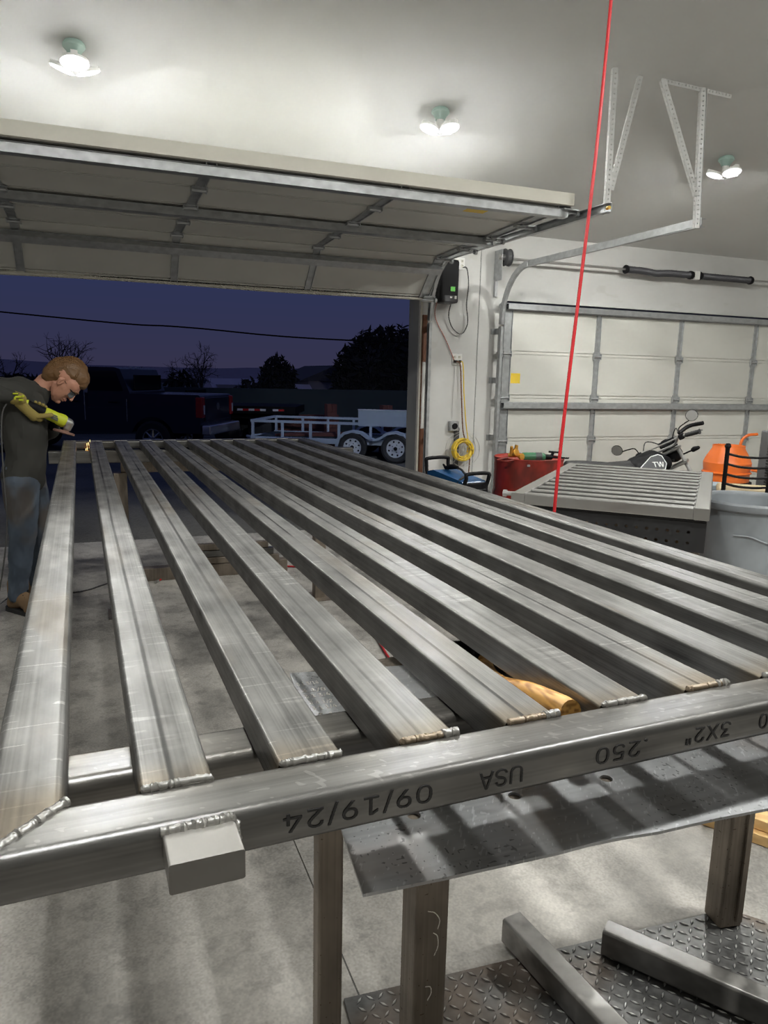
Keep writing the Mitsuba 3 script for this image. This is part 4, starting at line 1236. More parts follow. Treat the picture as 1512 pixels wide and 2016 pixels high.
hills = extrude(sg.Polygon([(hx[0], -1), *zip(hx, hz), (hx[-1], -1)]), 6)
S("hills", place(hills, basis((0, 300, 0), (1, 0, 0), (0, 0, 1), (0, -1, 0))), "m_hill_haze", "low desert hills along the horizon, distance haze put into their pale colour", kind="structure", smooth=False)

# pickup truck
tk = T("pickup_truck", "dark blue crew-cab pickup truck parked in the yard with a red tail light", "truck")
hd_ = np.array([-.878, .479, 0])
hd_ /= np.linalg.norm(hd_)
KM = basis((2.10, 16.50, GZO), hd_, np.cross((0, 0, 1), hd_), (0, 0, 1))   # x: forwards from the tailgate, y: up to 0 at the flank facing the garage
EXT = lambda poly, y0, w: place(extrude(poly, w), KM @ basis((0, y0, 0), (1, 0, 0), (0, 0, 1), (0, -1, 0)))
side = sg.Polygon([(0, .58), (0, 1.38), (.03, 1.42), (1.62, 1.42), (1.62, 1.10), (3.9, 1.10), (3.9, 1.46), (5.55, 1.34), (5.85, 1.18), (5.90, .58), (5.55, .52)])
for wx in (1.12, 4.85):
    side = side.difference(sg.Point(wx, .42).buffer(.50, quad_segs=8))
side = side.buffer(-.04).buffer(.04, quad_segs=3)
P(tk, "body", EXT(side, 0, 2.0), "m_truck", 30)
cab = sg.Polygon([(1.62, 1.08), (1.66, 1.45), (1.86, 1.95), (2.0, 1.985), (3.2, 1.985), (3.35, 1.95), (4.05, 1.46), (4.05, 1.08)]).buffer(-.03).buffer(.03, quad_segs=3)
P(tk, "cab", EXT(cab, -.06, 1.88), "m_truck", 30)
for a, b, c, d in ((1.80, 1.97, 2.62, 2.62), (2.74, 2.74, 3.30, 3.86)):
    P(tk, "side_window", EXT(sg.Polygon([(a, 1.47), (b, 1.90), (c, 1.90), (d, 1.47)]).buffer(-.02).buffer(.02), -.045, .03), "m_glass_dark", 30)
P(tk, "door_pillar", place(cbox((2.68, -.048, 1.66), (.10, .03, .50), .01), KM), "m_galv", 30, label="pale door pillar")
P(tk, "door_seam", place(cat(cbox((2.69, .0, 1.12), (.02, .016, .62), .004), cbox((1.70, .0, 1.05), (.015, .014, .5), .004)), KM), "m_galv", 30)  # pale upright strips on the flank facing the garage
P(tk, "door_handle", place(cat(cbox((2.02, .012, 1.22), (.20, .03, .03), .01), cbox((2.95, .012, 1.22), (.20, .03, .03), .01)), KM), "m_black", 30)
P(tk, "rear_window", place(cbox((1.655, -1.0, 1.66), (.03, 1.4, .34), .01), KM @ mtx((0, 0, 0))), "m_glass_dark", 30)
P(tk, "tailgate", place(cbox((-.012, -1.0, 1.10), (.05, 1.56, .52), .015), KM), "m_truck", 30)
P(tk, "tailgate__emblem", place(lathe([(0, 0), (.085, 0), (.085, .008), (0, .01)], 24, (-.038, -1.0, 1.15), (-1, 0, 0)), KM), "m_silver", 30, label="small round emblem")
P(tk, "bumper", place(cbox((-.12, -1.0, .66), (.22, 1.98, .22), .04, 3), KM), "m_chrome", 30)
for y in (-.075, -1.925):
    P(tk, "tail_light", place(cbox((.03, y, 1.15), (.17, .17, .46), .03), KM), "m_red_lens", 30, label="red tail light")
    P(tk, "tail_light__reverse_lamp", place(cbox((-.062, y, 1.10), (.02, .06, .20), .008), KM), "m_white", 30, label="white reversing lens")
for wx in (1.12, 4.85):
    for y in (-.12, -1.88):
        wk = P(tk, "wheel", place(lathe([(.24, -.13), (.36, -.14), (.415, -.11), (.42, 0), (.415, .11), (.36, .14), (.24, .13), (.24, -.13)], 32, (wx, y, .42), (0, 1, 0)), KM), "m_rubber", 30)
        sp = [sweep([(wx + .05 * math.cos(a), y + (.10 if y > -1 else -.10), .42 + .05 * math.sin(a)), (wx + .23 * math.cos(a), y + (.10 if y > -1 else -.10), .42 + .23 * math.sin(a))], [.03, .022], 6) for a in np.arange(8) * math.pi / 4]
        P(tk, "wheel__rim", place(cat(sp, lathe([(.215, -.12), (.245, -.125), (.245, .125), (.215, .12), (.215, -.12)], 28, (wx, y, .42), (0, 1, 0)), lathe([(0, -.11), (.07, -.11), (.07, .11), (0, .11)], 16, (wx, y, .42), (0, 1, 0))), KM), "m_silver", 30)
P(tk, "roof_lamp", place(cat(cbox((1.90, -.7, 1.995), (.06, .10, .03), .01), cbox((1.90, -1.0, 1.998), (.06, .12, .03), .01)), KM), "m_white", 30)
P(tk, "mirror", place(cbox((3.72, .16, 1.50), (.10, .16, .28), .04), KM), "m_black", 30)
for wx in (1.12, 4.85):
    P(tk, "axle", place(cyl((wx, -.2, .42), (wx, -1.8, .42), .06, 10), KM), "m_black", 30)

# grey tandem utility trailer
ut = T("utility_trailer", "pale grey-blue tandem-axle utility trailer with white wheels in the yard", "trailer")
ud = np.array([.876, -.483, 0])
ud /= np.linalg.norm(ud)
us = np.array([.483, .876, 0])
UM = basis((3.31, 16.85, GZO), ud, us / np.linalg.norm(us), (0, 0, 1))
ub = lambda c, s, r=.004: place(cbox(c, s, r), UM)
P(ut, "deck", ub((2.4, 1.0, .445), (4.9, 1.9, .05)), "m_fence", False, label="dark deck")
for y in (.03, 1.97):
    P(ut, "deck_rail", ub((2.4, y, .43), (4.9, .06, .12)), "m_trailer", False)
    P(ut, "top_rail", ub((2.4, y, .845), (4.9, .06, .06)), "m_trailer", False)
    for x in (.0, .70, 1.36, 2.02, 2.75, 3.6, 4.45):
        P(ut, "stake", ub((x, y, .65), (.06, .055, .40)), "m_trailer", False)
P(ut, "cross_rail", ub((-.03, 1.0, .845), (.06, 1.9, .06)), "m_trailer", False)
P(ut, "side_box", ub((3.55, -.02, .985), (2.15, .10, .36)), "m_trailer", False, label="pale boxed side panel")
P(ut, "side_box__cap", ub((3.55, -.02, 1.17), (2.17, .13, .02)), "m_wheel", False)
fp = sg.Polygon([(1.98, .34), (2.02, .52), (2.16, .66), (2.37, .715), (2.58, .68), (2.74, .57), (2.86, .52), (2.98, .57), (3.14, .68), (3.35, .715), (3.56, .66), (3.70, .52), (3.74, .34), (3.70, .34), (3.62, .52), (3.52, .61), (3.35, .66), (3.17, .63), (3.02, .53), (2.86, .475), (2.70, .53), (2.55, .63), (2.37, .66), (2.20, .61), (2.10, .52), (2.04, .34)])
P(ut, "fender", place(extrude(fp, .26), UM @ basis((0, .02, 0), (1, 0, 0), (0, 0, 1), (0, -1, 0))), "m_trailer", 30)
P(ut, "fender", place(extrude(fp, .26), UM @ basis((0, 2.24, 0), (1, 0, 0), (0, 0, 1), (0, -1, 0))), "m_trailer", 30)
for x in (2.37, 3.35):
    for y in (-.12, 2.12):
        wk = P(ut, "wheel", place(lathe([(.19, -.08), (.28, -.10), (.325, -.08), (.33, 0), (.325, .08), (.28, .10), (.19, .08), (.19, -.08)], 40, (x, y, .33), (0, 1, 0)), UM), "m_rubber", 30)
        o_ = -1 if y < 1 else 1
        hub = lathe([(.205, .085), (.192, .088), (.185, .06), (.13, .035), (.10, .055), (.065, .06), (.06, .085), (0, .09)], 40, (x, y, .33), (0, o_, 0))
        P(ut, "wheel__rim", place(hub, UM), "m_wheel", 30, label="white steel rim")
        nuts = [lathe([(0, 0), (.011, 0), (.011, .02), (0, .02)], 6, (x + .085 * math.cos(a), y + o_ * .055, .33 + .085 * math.sin(a)), (0, o_, 0)) for a in np.arange(5) * 2 * math.pi / 5]
        slots = [lathe([(0, 0), (.020, 0), (.020, .012), (0, .013)], 10, (x + .155 * math.cos(a + .3), y + o_ * .046, .33 + .155 * math.sin(a + .3)), (0, o_, 0)) for a in np.arange(8) * math.pi / 4]
        P(ut, "wheel__rim_hole", place(cat(nuts, slots, lathe([(0, 0), (.045, 0), (.04, .03), (0, .032)], 14, (x, y + o_ * .075, .33), (0, o_, 0))), UM), "m_black", 30)
    P(ut, "axle", place(cyl((x, 0, .33), (x, 2.0, .33), .035, 10), UM), "m_black", 30)
P(ut, "tongue", place(cat(sweep([(0, .2, .42), (-.45, 1.0, .40)], .04, 6), sweep([(0, 1.8, .42), (-.45, 1.0, .40)], .04, 6)), UM), "m_trailer", 30)
P(ut, "tongue_jack", place(cyl((-.40, 1.0, .0), (-.40, 1.0, .75), .035, 10), UM), "m_black", 30)
S("scrap_bundle", place(cat([tube_prism((.4 + .05 * i, .5 + .12 * i, .50), (1.9 + .03 * i, .62 + .1 * i, .52 + .01 * i), .06, .05, .005) for i in range(5)]), UM), "m_redblock", "rusty bundle of bars lying on the grey trailer's deck", "metal scrap", smooth=False)

# black flatbed trailer with reflective tape
fb = T("flatbed_trailer", "black flatbed trailer with red and white reflective tape behind the pickup", "trailer")
FM = basis((3.30, 19.28, GZO), (.93, -.367, 0), (.367, .93, 0), (0, 0, 1))
P(fb, "deck", place(cbox((.15, 1.1, .98), (2.9, 2.1, .20), .01), FM), "m_black", 30)
P(fb, "headboard", place(cbox((-1.25, 1.1, 1.25), (.06, 2.0, .40), .01), FM), "m_black", 30)
for x0, n in ((.05, 5), (.98, 2)):
    for i in range(n):
        P(fb, "reflective_tape", place(cbox((x0 + .105 + i * .15, .045, .985), (.148, .012, .055), 0), FM), "m_red_lens" if i % 2 else "m_white", False, label="red tape segment" if i % 2 else "white tape segment")
for x in (-.2, .7):
    for y in (.25, 1.95):
        P(fb, "wheel", place(lathe([(0, -.10), (.30, -.10), (.36, -.08), (.37, 0), (.36, .08), (.30, .10), (0, .10)], 28, (x, y, .37), (0, 1, 0)), FM), "m_rubber", 30)
P(fb, "chassis", place(cat(cbox((.2, .6, .80), (2.6, .10, .16), .01), cbox((.2, 1.6, .80), (2.6, .10, .16), .01), cyl((-.2, .3, .37), (-.2, 1.9, .37), .05, 8), cyl((.7, .3, .37), (.7, 1.9, .37), .05, 8), cbox((-.2, .6, .55), (.08, .08, .40), .01), cbox((.7, .6, .55), (.08, .08, .40), .01), cbox((-.2, 1.6, .55), (.08, .08, .40), .01), cbox((.7, 1.6, .55), (.08, .08, .40), .01)), FM), "m_black", 30)


def block_mass(name, label, catg, x0, x1, y0, y1, h, m, group=None, bw=.40, bh_=.20):
    t = T(name, label, catg, group)
    rows = int(round(h / bh_))
    for r_ in range(rows):
        xs = np.arange(x0 - (bw / 2 if r_ % 2 else 0), x1, bw)
        for x in xs:
            a, b = max(x, x0) + .004, min(x + bw, x1) - .004
            if b - a > .03:
                P(t, "block", box(a, b, y0, y1, GZO + r_ * bh_, GZO + (r_ + 1) * bh_ - .006), m, False)
    return t


block_mass("gate_pillar", "reddish block pillar behind the grey trailer, nearer the truck", "pillar", 5.42, 5.68, 17.9, 18.16, 1.2, "m_redblock", None, .26, .2)
block_mass("gate_pillar", "reddish block pillar behind the grey trailer's side panel, nearer the doorway edge", "pillar", 6.72, 6.98, 17.35, 17.61, 1.2, "m_redblock", None, .26, .2)
block_mass("planter_wall", "low reddish block wall behind the grey trailer", "low wall", 4.70, 6.5, 20.3, 20.5, .8, "m_redblock")

# houses
h1 = T("house", "distant house with a pale pinkish roof beyond the yard wall, above the truck's tailgate", "house")
P(h1, "walls", box(6.2, 9.9, 41.2, 45, GZO - .1, .95), "m_house", False)
rp = extrude(sg.Polygon([(40.8, .62), (43.1, 1.28), (45.4, .62), (45.4, .54), (40.8, .54)]), 4.2)
P(h1, "roof", place(rp, basis((5.95, 0, 0), (0, 1, 0), (0, 0, 1), (1, 0, 0))), "m_roof_pale", False)
h2 = T("house", "dark gabled house with a pale lower roof beside the big bush", "house")
P(h2, "walls", box(8.75, 13.2, 31.8, 37, GZO - .1, 1.40), "m_house", False)
gbl = extrude(sg.Polygon([(8.35, 1.32), (10.0, 2.02), (13.4, 2.02), (13.6, 1.30)]), 5.4)
P(h2, "roof", place(gbl, basis((0, 37.1, 0), (1, 0, 0), (0, 0, 1), (0, -1, 0))), "m_roof", False)
lw_ = extrude(sg.Polygon([(30.4, .50), (31.75, 1.16), (31.75, .46)]), 1.5)
P(h2, "porch_roof", place(lw_, basis((7.3, 0, 0), (0, 1, 0), (0, 0, 1), (1, 0, 0))), "m_roof_pale", False, label="pale lower roof")
P(h2, "porch_post", box(7.35, 7.5, 30.5, 30.65, GZO - .1, .52), "m_house", False)
P(h2, "porch_post", box(8.6, 8.75, 30.5, 30.65, GZO - .1, .52), "m_house", False)
for i, (x, y, z) in enumerate(((20.2, 95, 1.35), (20.8, 95, 1.40), (21.6, 96, 1.36))):
    t = T("street_light", ("leftmost", "middle one", "rightmost")[i] + " of three tiny distant town lights over the pale roof", "street light", "distant town lights")
    P(t, "pole", cyl((x, y, GZO), (x, y, z - .15), .06, 6), "m_fence")
    USED.add(t + "__bulb")
    scene[t + "__bulb"] = mikit.ply(trimesh.creation.icosphere(1, .13).apply_translation((x, y, z)), "m_lamp", True, emitter={"type": "area", "radiance": {"type": "rgb", "value": [1.4, 1.3, 1.1]}})

# power line
pl = spline([(-30, 36.6, 5.6), (-2.6, 25.4, 3.24), (2.6, 23.3, 2.90), (8.12, 21.05, 2.60), (24, 14.6, 2.5)], 60)
wl = T("power_line", "black overhead cable across the dusk sky", "cable")
P(wl, "wire", sweep(pl, .022, 6), "m_black", 40)
for q in (pl[0], pl[-1]):
    P(wl, "pole", cyl((q[0], q[1], GZO), (q[0], q[1], q[2] + .5), .13, 10), "m_bark")


def branches(p, d, L, r, depth, out, g, spread):
    q = p + d * L
    out.append(sweep([p, (p + q) / 2 + g.normal(0, L * .04, 3), q], [r, r * .8, r * .62], 5 if r > .012 else 4, caps=False))
    if depth == 0:
        return
    for _ in range(3 if depth > 1 else 4):
        v = d + g.normal(0, spread, 3)
        v[2] += .12
        branches(q if g.random() < .7 else (p + q) / 2, v / np.linalg.norm(v), L * (.62 + .2 * g.random()), r * .58, depth - 1, out, g, spread)


def bare_tree(x, y, h, label, seed, spread=.55, group=None):
    t = T("bare_tree", label, "tree", group)
    g = np.random.default_rng(seed)
    P(t, "trunk", sweep([(x, y, GZO), (x + .05, y, GZO + h * .30)], [.10, .075], 8), "m_bark")
    out = []
    for k in range(4):
        d = np.array([g.normal(0, .6), g.normal(0, .6), 1.0])
        branches(np.array([x + .05, y, GZO + h * .28]), d / np.linalg.norm(d), h * .30, .05, 4, out, g, spread)
    P(t, "crown", cat(out), "m_bark", 40)


def leafy(name, label, x, y, w, h, seed, n=1500, flat=0.0, z0_=GZO, size=.09, squash=1.0):
    """A bush or tree of leaf cards about a shaped crown, with a woody core."""
    t = T(name, label, "bush" if name.endswith("bush") else "tree")
    g = np.random.default_rng(seed)
    u = g.normal(size=(n, 3))
    u /= np.linalg.norm(u, axis=1, keepdims=True)
    rr = (.35 + .65 * g.random(n) ** .4) * (.72 + .5 * meshkit.fbm(u * 2.3 + seed, 3, seed))
    c = u * rr[:, None] * np.array([w / 2, w / 2 * squash, h / 2])
    c[:, 2] = np.maximum(c[:, 2], -h / 2 + .02) + z0_ + h / 2
    c += np.array([x, y, 0])
    a, b = g.normal(size=(n, 3)), g.normal(size=(n, 3))
    a /= np.linalg.norm(a, axis=1, keepdims=True)
    b = np.cross(a, b)
    b /= np.linalg.norm(b, axis=1, keepdims=True)
    s = size * (.6 + .8 * g.random((n, 1)))
    V = np.stack([c - a * s * 1.6, c + b * s * .5, c + a * s * 1.6, c - b * s * .5], 1).reshape(-1, 3)
    k = np.arange(n)[:, None] * 4
    F = np.vstack([k + [[0, 1, 2]], k + [[0, 2, 3]]])
    P(t, "foliage", trimesh.Trimesh(V, F, process=False), "m_leaf", False)
    st_ = []
    for _ in range(9):
        q = np.array([x, y, z0_]) + np.array([g.normal(0, w * .2), g.normal(0, w * .12), h * (.5 + .42 * g.random())])
        st_.append(sweep(spline([(x + g.normal(0, .08), y, z0_), (x + (q[0] - x) * .4, y, z0_ + h * .35), q], 8), np.linspace(.05, .012, 8), 5))
    P(t, "stem", cat(st_), "m_bark", 40)
    if h > 2.5:
        core = trimesh.creation.icosphere(3, 1.0)
        cv = core.vertices * np.array([w * .36, w * .36 * squash, h * .38]) * (.85 + .3 * meshkit.fbm(core.vertices * 2.5 + seed, 3, seed)[:, None])
        core.vertices = cv + np.array([x, y, z0_ + h * .46])
        P(t, "inner_foliage", core, "m_leaf", True)


bare_tree(-.75, 30.0, 2.95, "bare twiggy tree behind the worker's head", 4, .62)
bare_tree(-3.1, 31.5, 2.35, "bare twiggy tree at the far edge of the yard behind the worker's shoulder", 5, .65)
bare_tree(4.15, 32.6, 2.95, "bare twiggy tree rising beyond the pickup's cab", 8, .6)
leafy("round_tree", "dense rounded tree between the pale roof and the gabled house", 6.48, 28.0, 1.6, 2.62, 3, 1800)
leafy("spreading_bush", "big dark spreading bush beside the doorway edge", 10.6, 26.9, 4.6, 3.75, 6, 5200, size=.12, squash=.6)
leafy("low_bush", "low dark bush directly behind the truck's cab roof", 1.42, 27.0, 1.25, 2.0, 9, 700)
leafy("low_bush", "low dark bush right of the cab, under the bare tree", 2.80, 27.0, 1.3, 1.95, 10, 800)
leafy("low_bush", "low dark bush at the foot of the pale roof", 5.0, 26.2, 1.4, 1.70, 12, 700)
leafy("low_bush", "low dark bush behind the worker's shoulder", -2.4, 26.5, 2.3, 1.75, 13, 900)

# unseen floodlight on the outer wall, out of view, placed to light the trailer
fl = T("flood_light", "unseen small black floodlight on the outer wall, placed to light the parked trailer", "floodlight")
P(fl, "housing", place(cbox((0, 0, 0), (.16, .10, .12), .015), basis((3.60, 7.40, 2.70), (.97, -.24, 0), (.23, .92, -.30), (.07, .29, .95))), "m_black", 30)
P(fl, "bracket", cbox((3.60, 7.285, 2.70), (.05, .125, .05), .006), "m_black", 30)
scene["unseen_flood_beam"] = {"type": "spot", "to_world": mi.ScalarTransform4f().look_at(origin=[3.615, 7.47, 2.675], target=[5.8, 15.5, .15], up=[0, 0, 1]),
                       "intensity": {"type": "rgb", "value": [46.0, 52.0, 60.0]}, "cutoff_angle": 21.0, "beam_width": 13.0}

# ------------------------------------------------------------------ the worker with his grinder
pn = T("person", "man in black shirt and blue jeans bending over the gate's far corner with a grinder", "person")
HC = np.array([-.192, 5.12, 1.487])
HF, HU, HS = np.array([.54, -.10, -.84]), None, None
HF /= np.linalg.norm(HF)
HS = np.array([.10, .99, -.04])
HS -= HF * (HS @ HF)
HS /= np.linalg.norm(HS)
HU = np.cross(HS, HF) * 1.0
if HU[2] < 0:
    HU = -HU
H = lambda f, s, u: HC + HF * f + HS * s + HU * u
NK = np.array([-.365, 5.13, 1.40])            # base of the neck
SR, ER, WR = np.array([-.435, 4.945, 1.425]), np.array([-.705, 4.865, 1.455]), np.array([-.455, 4.86, 1.395])
SL, EL, WL = np.array([-.405, 5.30, 1.385]), np.array([-.385, 5.40, 1.12]), np.array([-.275, 5.16, 1.185])
CH, WA, PE = np.array([-.425, 5.12, 1.27]), np.array([-.435, 5.12, 1.02]), np.array([-.455, 5.12, .90])
HR, KR, AR = np.array([-.465, 5.03, .86]), np.array([-.475, 5.03, .50]), np.array([-.535, 5.12, .12])
HLf, KL, AL = np.array([-.445, 5.22, .86]), np.array([-.385, 5.26, .49]), np.array([-.435, 5.42, .12])
Yv = np.array([0, 1.0, 0])


def torso(grow):
    g = grow
    return [[(CH + [-.01, -.085, .09], .115 + g), (CH + [0, -.07, -.02], .12 + g), (WA + [0, -.055, 0], .105 + g), (PE + [0, -.06, 0], .115 + g)],
            [(CH + [-.01, .085, .09], .115 + g), (CH + [0, .07, -.02], .12 + g), (WA + [0, .055, 0], .105 + g), (PE + [0, .06, 0], .115 + g)],
            [(CH + [0, -.05, 0], .125 + g), (CH + [0, .05, 0], .125 + g)],
            [(SR + [0, .02, .0], .078 + g), (NK + [-.02, 0, .0], .085 + g), (SL + [0, -.02, 0], .078 + g)],
            [(SR + [0, .03, 0], .08 + g), (CH + [0, -.06, .05], .115 + g)], [(SL + [0, -.03, 0], .08 + g), (CH + [0, .06, .05], .115 + g)]]


def legs(g):
    return [[(HR, .098 + g), (KR + (HR - KR) * .45, .082 + g), (KR, .062 + g), (KR + (AR - KR) * .3 + [-.012, 0, 0], .062 + g), (AR, .043 + g)],
            [(HLf, .098 + g), (KL + (HLf - KL) * .45, .082 + g), (KL, .062 + g), (KL + (AL - KL) * .3 + [-.012, 0, 0], .062 + g), (AL, .043 + g)],
            [(HR, .10 + g), (PE, .11 + g), (HLf, .10 + g)]]


# grinder axis: tail to gear head
GT0, GT1 = np.array([-.405, 4.905, 1.362]), np.array([-.148, 4.985, 1.222])
gax = (GT1 - GT0) / np.linalg.norm(GT1 - GT0)
gx_, gy_, _ = frame_of(gax)          # two directions across the tool
GA_ = lambda t, r=0.0, a=0.0: GT0 + gax * t + (gx_ * math.cos(a) + gy_ * math.sin(a)) * r
hand_sets = []
palm_a = math.radians(-95)


def around(center_t, R, palm_angle, r=.0095, n=4):
    """Fingers curled round the tool: returns chains."""
    ch = []
    for i in range(n):
        t = center_t + (i - 1.5) * .0215
        span = [0, 55, 110, 165][: 4]
        rr = r * (1 if i in (1, 2) else .92)
        pts = [(GA_(t, R + .012, palm_angle), rr * 1.25), (GA_(t + .002, R + .012, palm_angle + math.radians(62)), rr * 1.08), (GA_(t + .003, R + .010, palm_angle + math.radians(118)), rr), (GA_(t + .003, R + .009, palm_angle + math.radians(168 if i in (1, 2) else 155)), rr * .86)]
        ch.append(pts)
    ch.append([(GA_(center_t + .005, R + .016, palm_angle - math.radians(20)), .015), (GA_(center_t + .045, R + .014, palm_angle - math.radians(62)), .0125), (GA_(center_t + .068, R + .012, palm_angle - math.radians(85)), .0105)])
    return ch


def hand(center_t, R, palm_angle, wrist, g=0.0):
    c = GA_(center_t, R + .022, palm_angle)
    out = [[(wrist, .029 + g), (c - gax * .008, .024 + g)]]
    for dt in (-.026, 0, .026):
        out.append([(wrist + (c - wrist) * .55, .024 + g), (GA_(center_t + dt, R + .017, palm_angle), .018 + g)])
    return out + [[(p, r + g * .6) for p, r in chn] for chn in around(center_t, R, palm_angle)]


# one continuous body: trunk, limbs, hands, neck and head
head = [[(H(-.025, 0, .055), .092), (H(-.012, 0, .030), .088)], [(H(-.03, -.012, .05), .088), (H(-.03, .012, .05), .088)], [(H(.03, -.02, .035), .066), (H(.03, .02, .035), .066)],
        [(H(.03, -.012, .0), .066), (H(.036, -.01, -.055), .050), (H(.054, 0, -.094), .030)], [(H(.03, .012, .0), .066), (H(.036, .01, -.055), .050), (H(.054, 0, -.094), .030)],
        [(H(-.012, -.052, -.04), .022), (H(.030, -.030, -.085), .020), (H(.060, 0, -.096), .022)], [(H(-.012, .052, -.04), .022), (H(.030, .030, -.085), .020), (H(.060, 0, -.096), .022)],
        [(H(.082, -.028, .028), .018), (H(.088, 0, .026), .018), (H(.082, .028, .028), .018)],
        [(H(.092, 0, .018), .0095), (H(.108, 0, -.018), .0115), (H(.112, 0, -.028), .0125)], [(H(.096, -.011, -.030), .0085), (H(.096, .011, -.030), .0085)],
        [(H(.066, -.038, -.018), .024), (H(.074, -.030, -.025), .020)], [(H(.066, .038, -.018), .024), (H(.074, .030, -.025), .020)],
        [(H(.084, -.018, -.056), .0095), (H(.093, 0, -.056), .0105), (H(.084, .018, -.056), .0095)], [(H(.080, -.015, -.070), .0095), (H(.088, 0, -.071), .0105), (H(.080, .015, -.070), .0095)],
        [(H(.078, 0, -.098), .018), (H(.076, 0, -.102), .016)],
        [(H(-.035, 0, -.02), .062), (H(-.055, 0, -.09), .056), (NK, .062)]]
arms = [[(SR, .062), (ER, .045)], [(ER, .043), (WR, .029)], [(SL, .062), (EL, .045)], [(EL, .043), (WL, .029)]]
hands = hand(.085, .030, palm_a, WR)
lc = GT0 + gax * .21 + np.array([-.02, .085, -.035])
lhand = [[(WL, .028), (lc + [.0, .03, .02], .026)]] + [[(lc + [-.03 + .02 * i, .035, .03], .012), (lc + [-.025 + .02 * i, .0, .045], .0105), (lc + [-.02 + .02 * i, -.022, .025], .0095)] for i in range(4)] + [[(lc + [.0, .03, .01], .014), (lc + [.03, .0, -.01], .012), (lc + [.04, -.015, .0], .0105)]]
feet = [[(AR, .034), (AR + [0, .01, -.05], .032)], [(AL, .034), (AL + [0, 0, -.05], .032)]]
body_lo = blob(torso(-.02) + legs(-.014) + arms + feet + head + hands + lhand, .011, 8)
P(pn, "body", body_lo, "m_skin", True, label="bare face, ear and neck")
ear_pts = []
for s in (-1, 1):
    e = blob([[(H(-.006, s * .086, .020), .012), (H(-.014, s * .092, .004), .013), (H(-.004, s * .086, -.022), .009)], [(H(-.006, s * .086, .020), .010), (H(.006, s * .083, .006), .008), (H(.002, s * .083, -.018), .008)]], .005, 4)
    P(pn, "ear", e, "m_skin", True)
P(pn, "lips", cat(sweep(spline([H(.086, -.020, -.063), H(.099, -.008, -.061), H(.1015, 0, -.063), H(.099, .008, -.061), H(.086, .020, -.063)], 14), [.002] + [.0045] * 12 + [.002], 8)), "m_lips", 40)
for s in (-1, 1):
    P(pn, "eye", hull_spheres([(H(.0805, s * .031, .005), .0125)]), "m_white", True)
    P(pn, "eye__iris", hull_spheres([(H(.0880, s * .031, .002), .0062)]), "m_black", True)
    P(pn, "eyebrow", sweep(spline([H(.088, s * .045, .022), H(.103, s * .028, .030), H(.105, s * .012, .026)], 10), .0038, 6), "m_hair", 40)
# hair: a cap of locks over the crown
g = np.random.default_rng(21)
hair = [[(H(-.03, 0, .068), .097), (H(-.052, 0, .03), .090)], [(H(-.075, -.02, -.02), .058), (H(-.06, 0, .03), .085)], [(H(-.075, .02, -.02), .058), (H(-.06, 0, .03), .085)],
        [(H(.035, -.02, .095), .052), (H(-.02, 0, .085), .085)], [(H(.035, .02, .095), .052), (H(-.02, 0, .085), .085)], [(H(.068, -.022, .082), .030), (H(.02, -.03, .10), .045)], [(H(.068, .022, .082), .030), (H(.02, .03, .10), .045)],
        [(H(.005, -.060, .078), .030), (H(-.065, -.048, .035), .040)], [(H(.005, .060, .078), .030), (H(-.065, .048, .035), .040)], [(H(-.072, -.04, -.055), .030), (H(-.078, .04, -.055), .030)]]
hb = blob(hair, .009, 6)
nz = meshkit.fbm(hb.vertices * 38, 3, 2) - .5
st_ = meshkit.noise(np.stack([(hb.vertices - HC) @ HS * 150, (hb.vertices - HC) @ HU * 25, (hb.vertices - HC) @ HF * 25], 1), 4) - .5
hb.vertices += hb.vertex_normals * (nz * .010 + st_ * .006 + .004)[:, None]
locks = []
for i in range(46):
    a, b = g.uniform(-1.1, 1.1), g.uniform(-.6, 1.5)
    d = np.array([math.cos(b) * math.cos(a) * -.4 + .2, math.sin(a), math.sin(b)])
    p0 = H(-.025 + .088 * math.sin(b) * .6, .088 * math.sin(a), .055 + .085 * math.cos(a) * math.cos(b * .7))
    tip = p0 + HF * g.uniform(.0, .03) - HU * g.uniform(.012, .035) + HS * g.normal(0, .006) + (p0 - H(-.02, 0, .04)) * .10
    locks.append(sweep(spline([p0, (p0 + tip) / 2 + (p0 - H(-.02, 0, .04)) * .12, tip], 6), np.linspace(.008, .0015, 6), 5))
P(pn, "hair", cat(hb, locks), "m_hair", True, label="short reddish brown hair")
# safety glasses
gl = []
for s in (-1, 1):
    lens = [H(.104, s * .008, .012), H(.096, s * .040, .014), H(.078, s * .062, .010), H(.080, s * .058, -.020), H(.098, s * .038, -.026), H(.108, s * .012, -.014)]
    V = np.array(lens)
    mlen = trimesh.Trimesh(np.vstack([V, V + HF * .002]), [[0, 1, 2], [0, 2, 3], [0, 3, 4], [0, 4, 5], [6, 8, 7], [6, 9, 8], [6, 10, 9], [6, 11, 10]] + [[i, 6 + i, (i + 1) % 6] for i in range(6)] + [[(i + 1) % 6, 6 + i, 6 + (i + 1) % 6] for i in range(6)], process=False)
    P(pn, "safety_glasses" + "__lens", mlen, "m_lens", False)
    gl += [sweep([H(.078, s * .064, .012), H(.03, s * .079, .016), H(-.012, s * .083, .020)], .0030, 6), sweep([H(.106, s * .006, .013), H(.097, s * .040, .016), H(.078, s * .064, .012)], .0026, 6)]
P(pn, "safety_glasses", cat(gl), "m_black", 40, label="dark safety glasses")
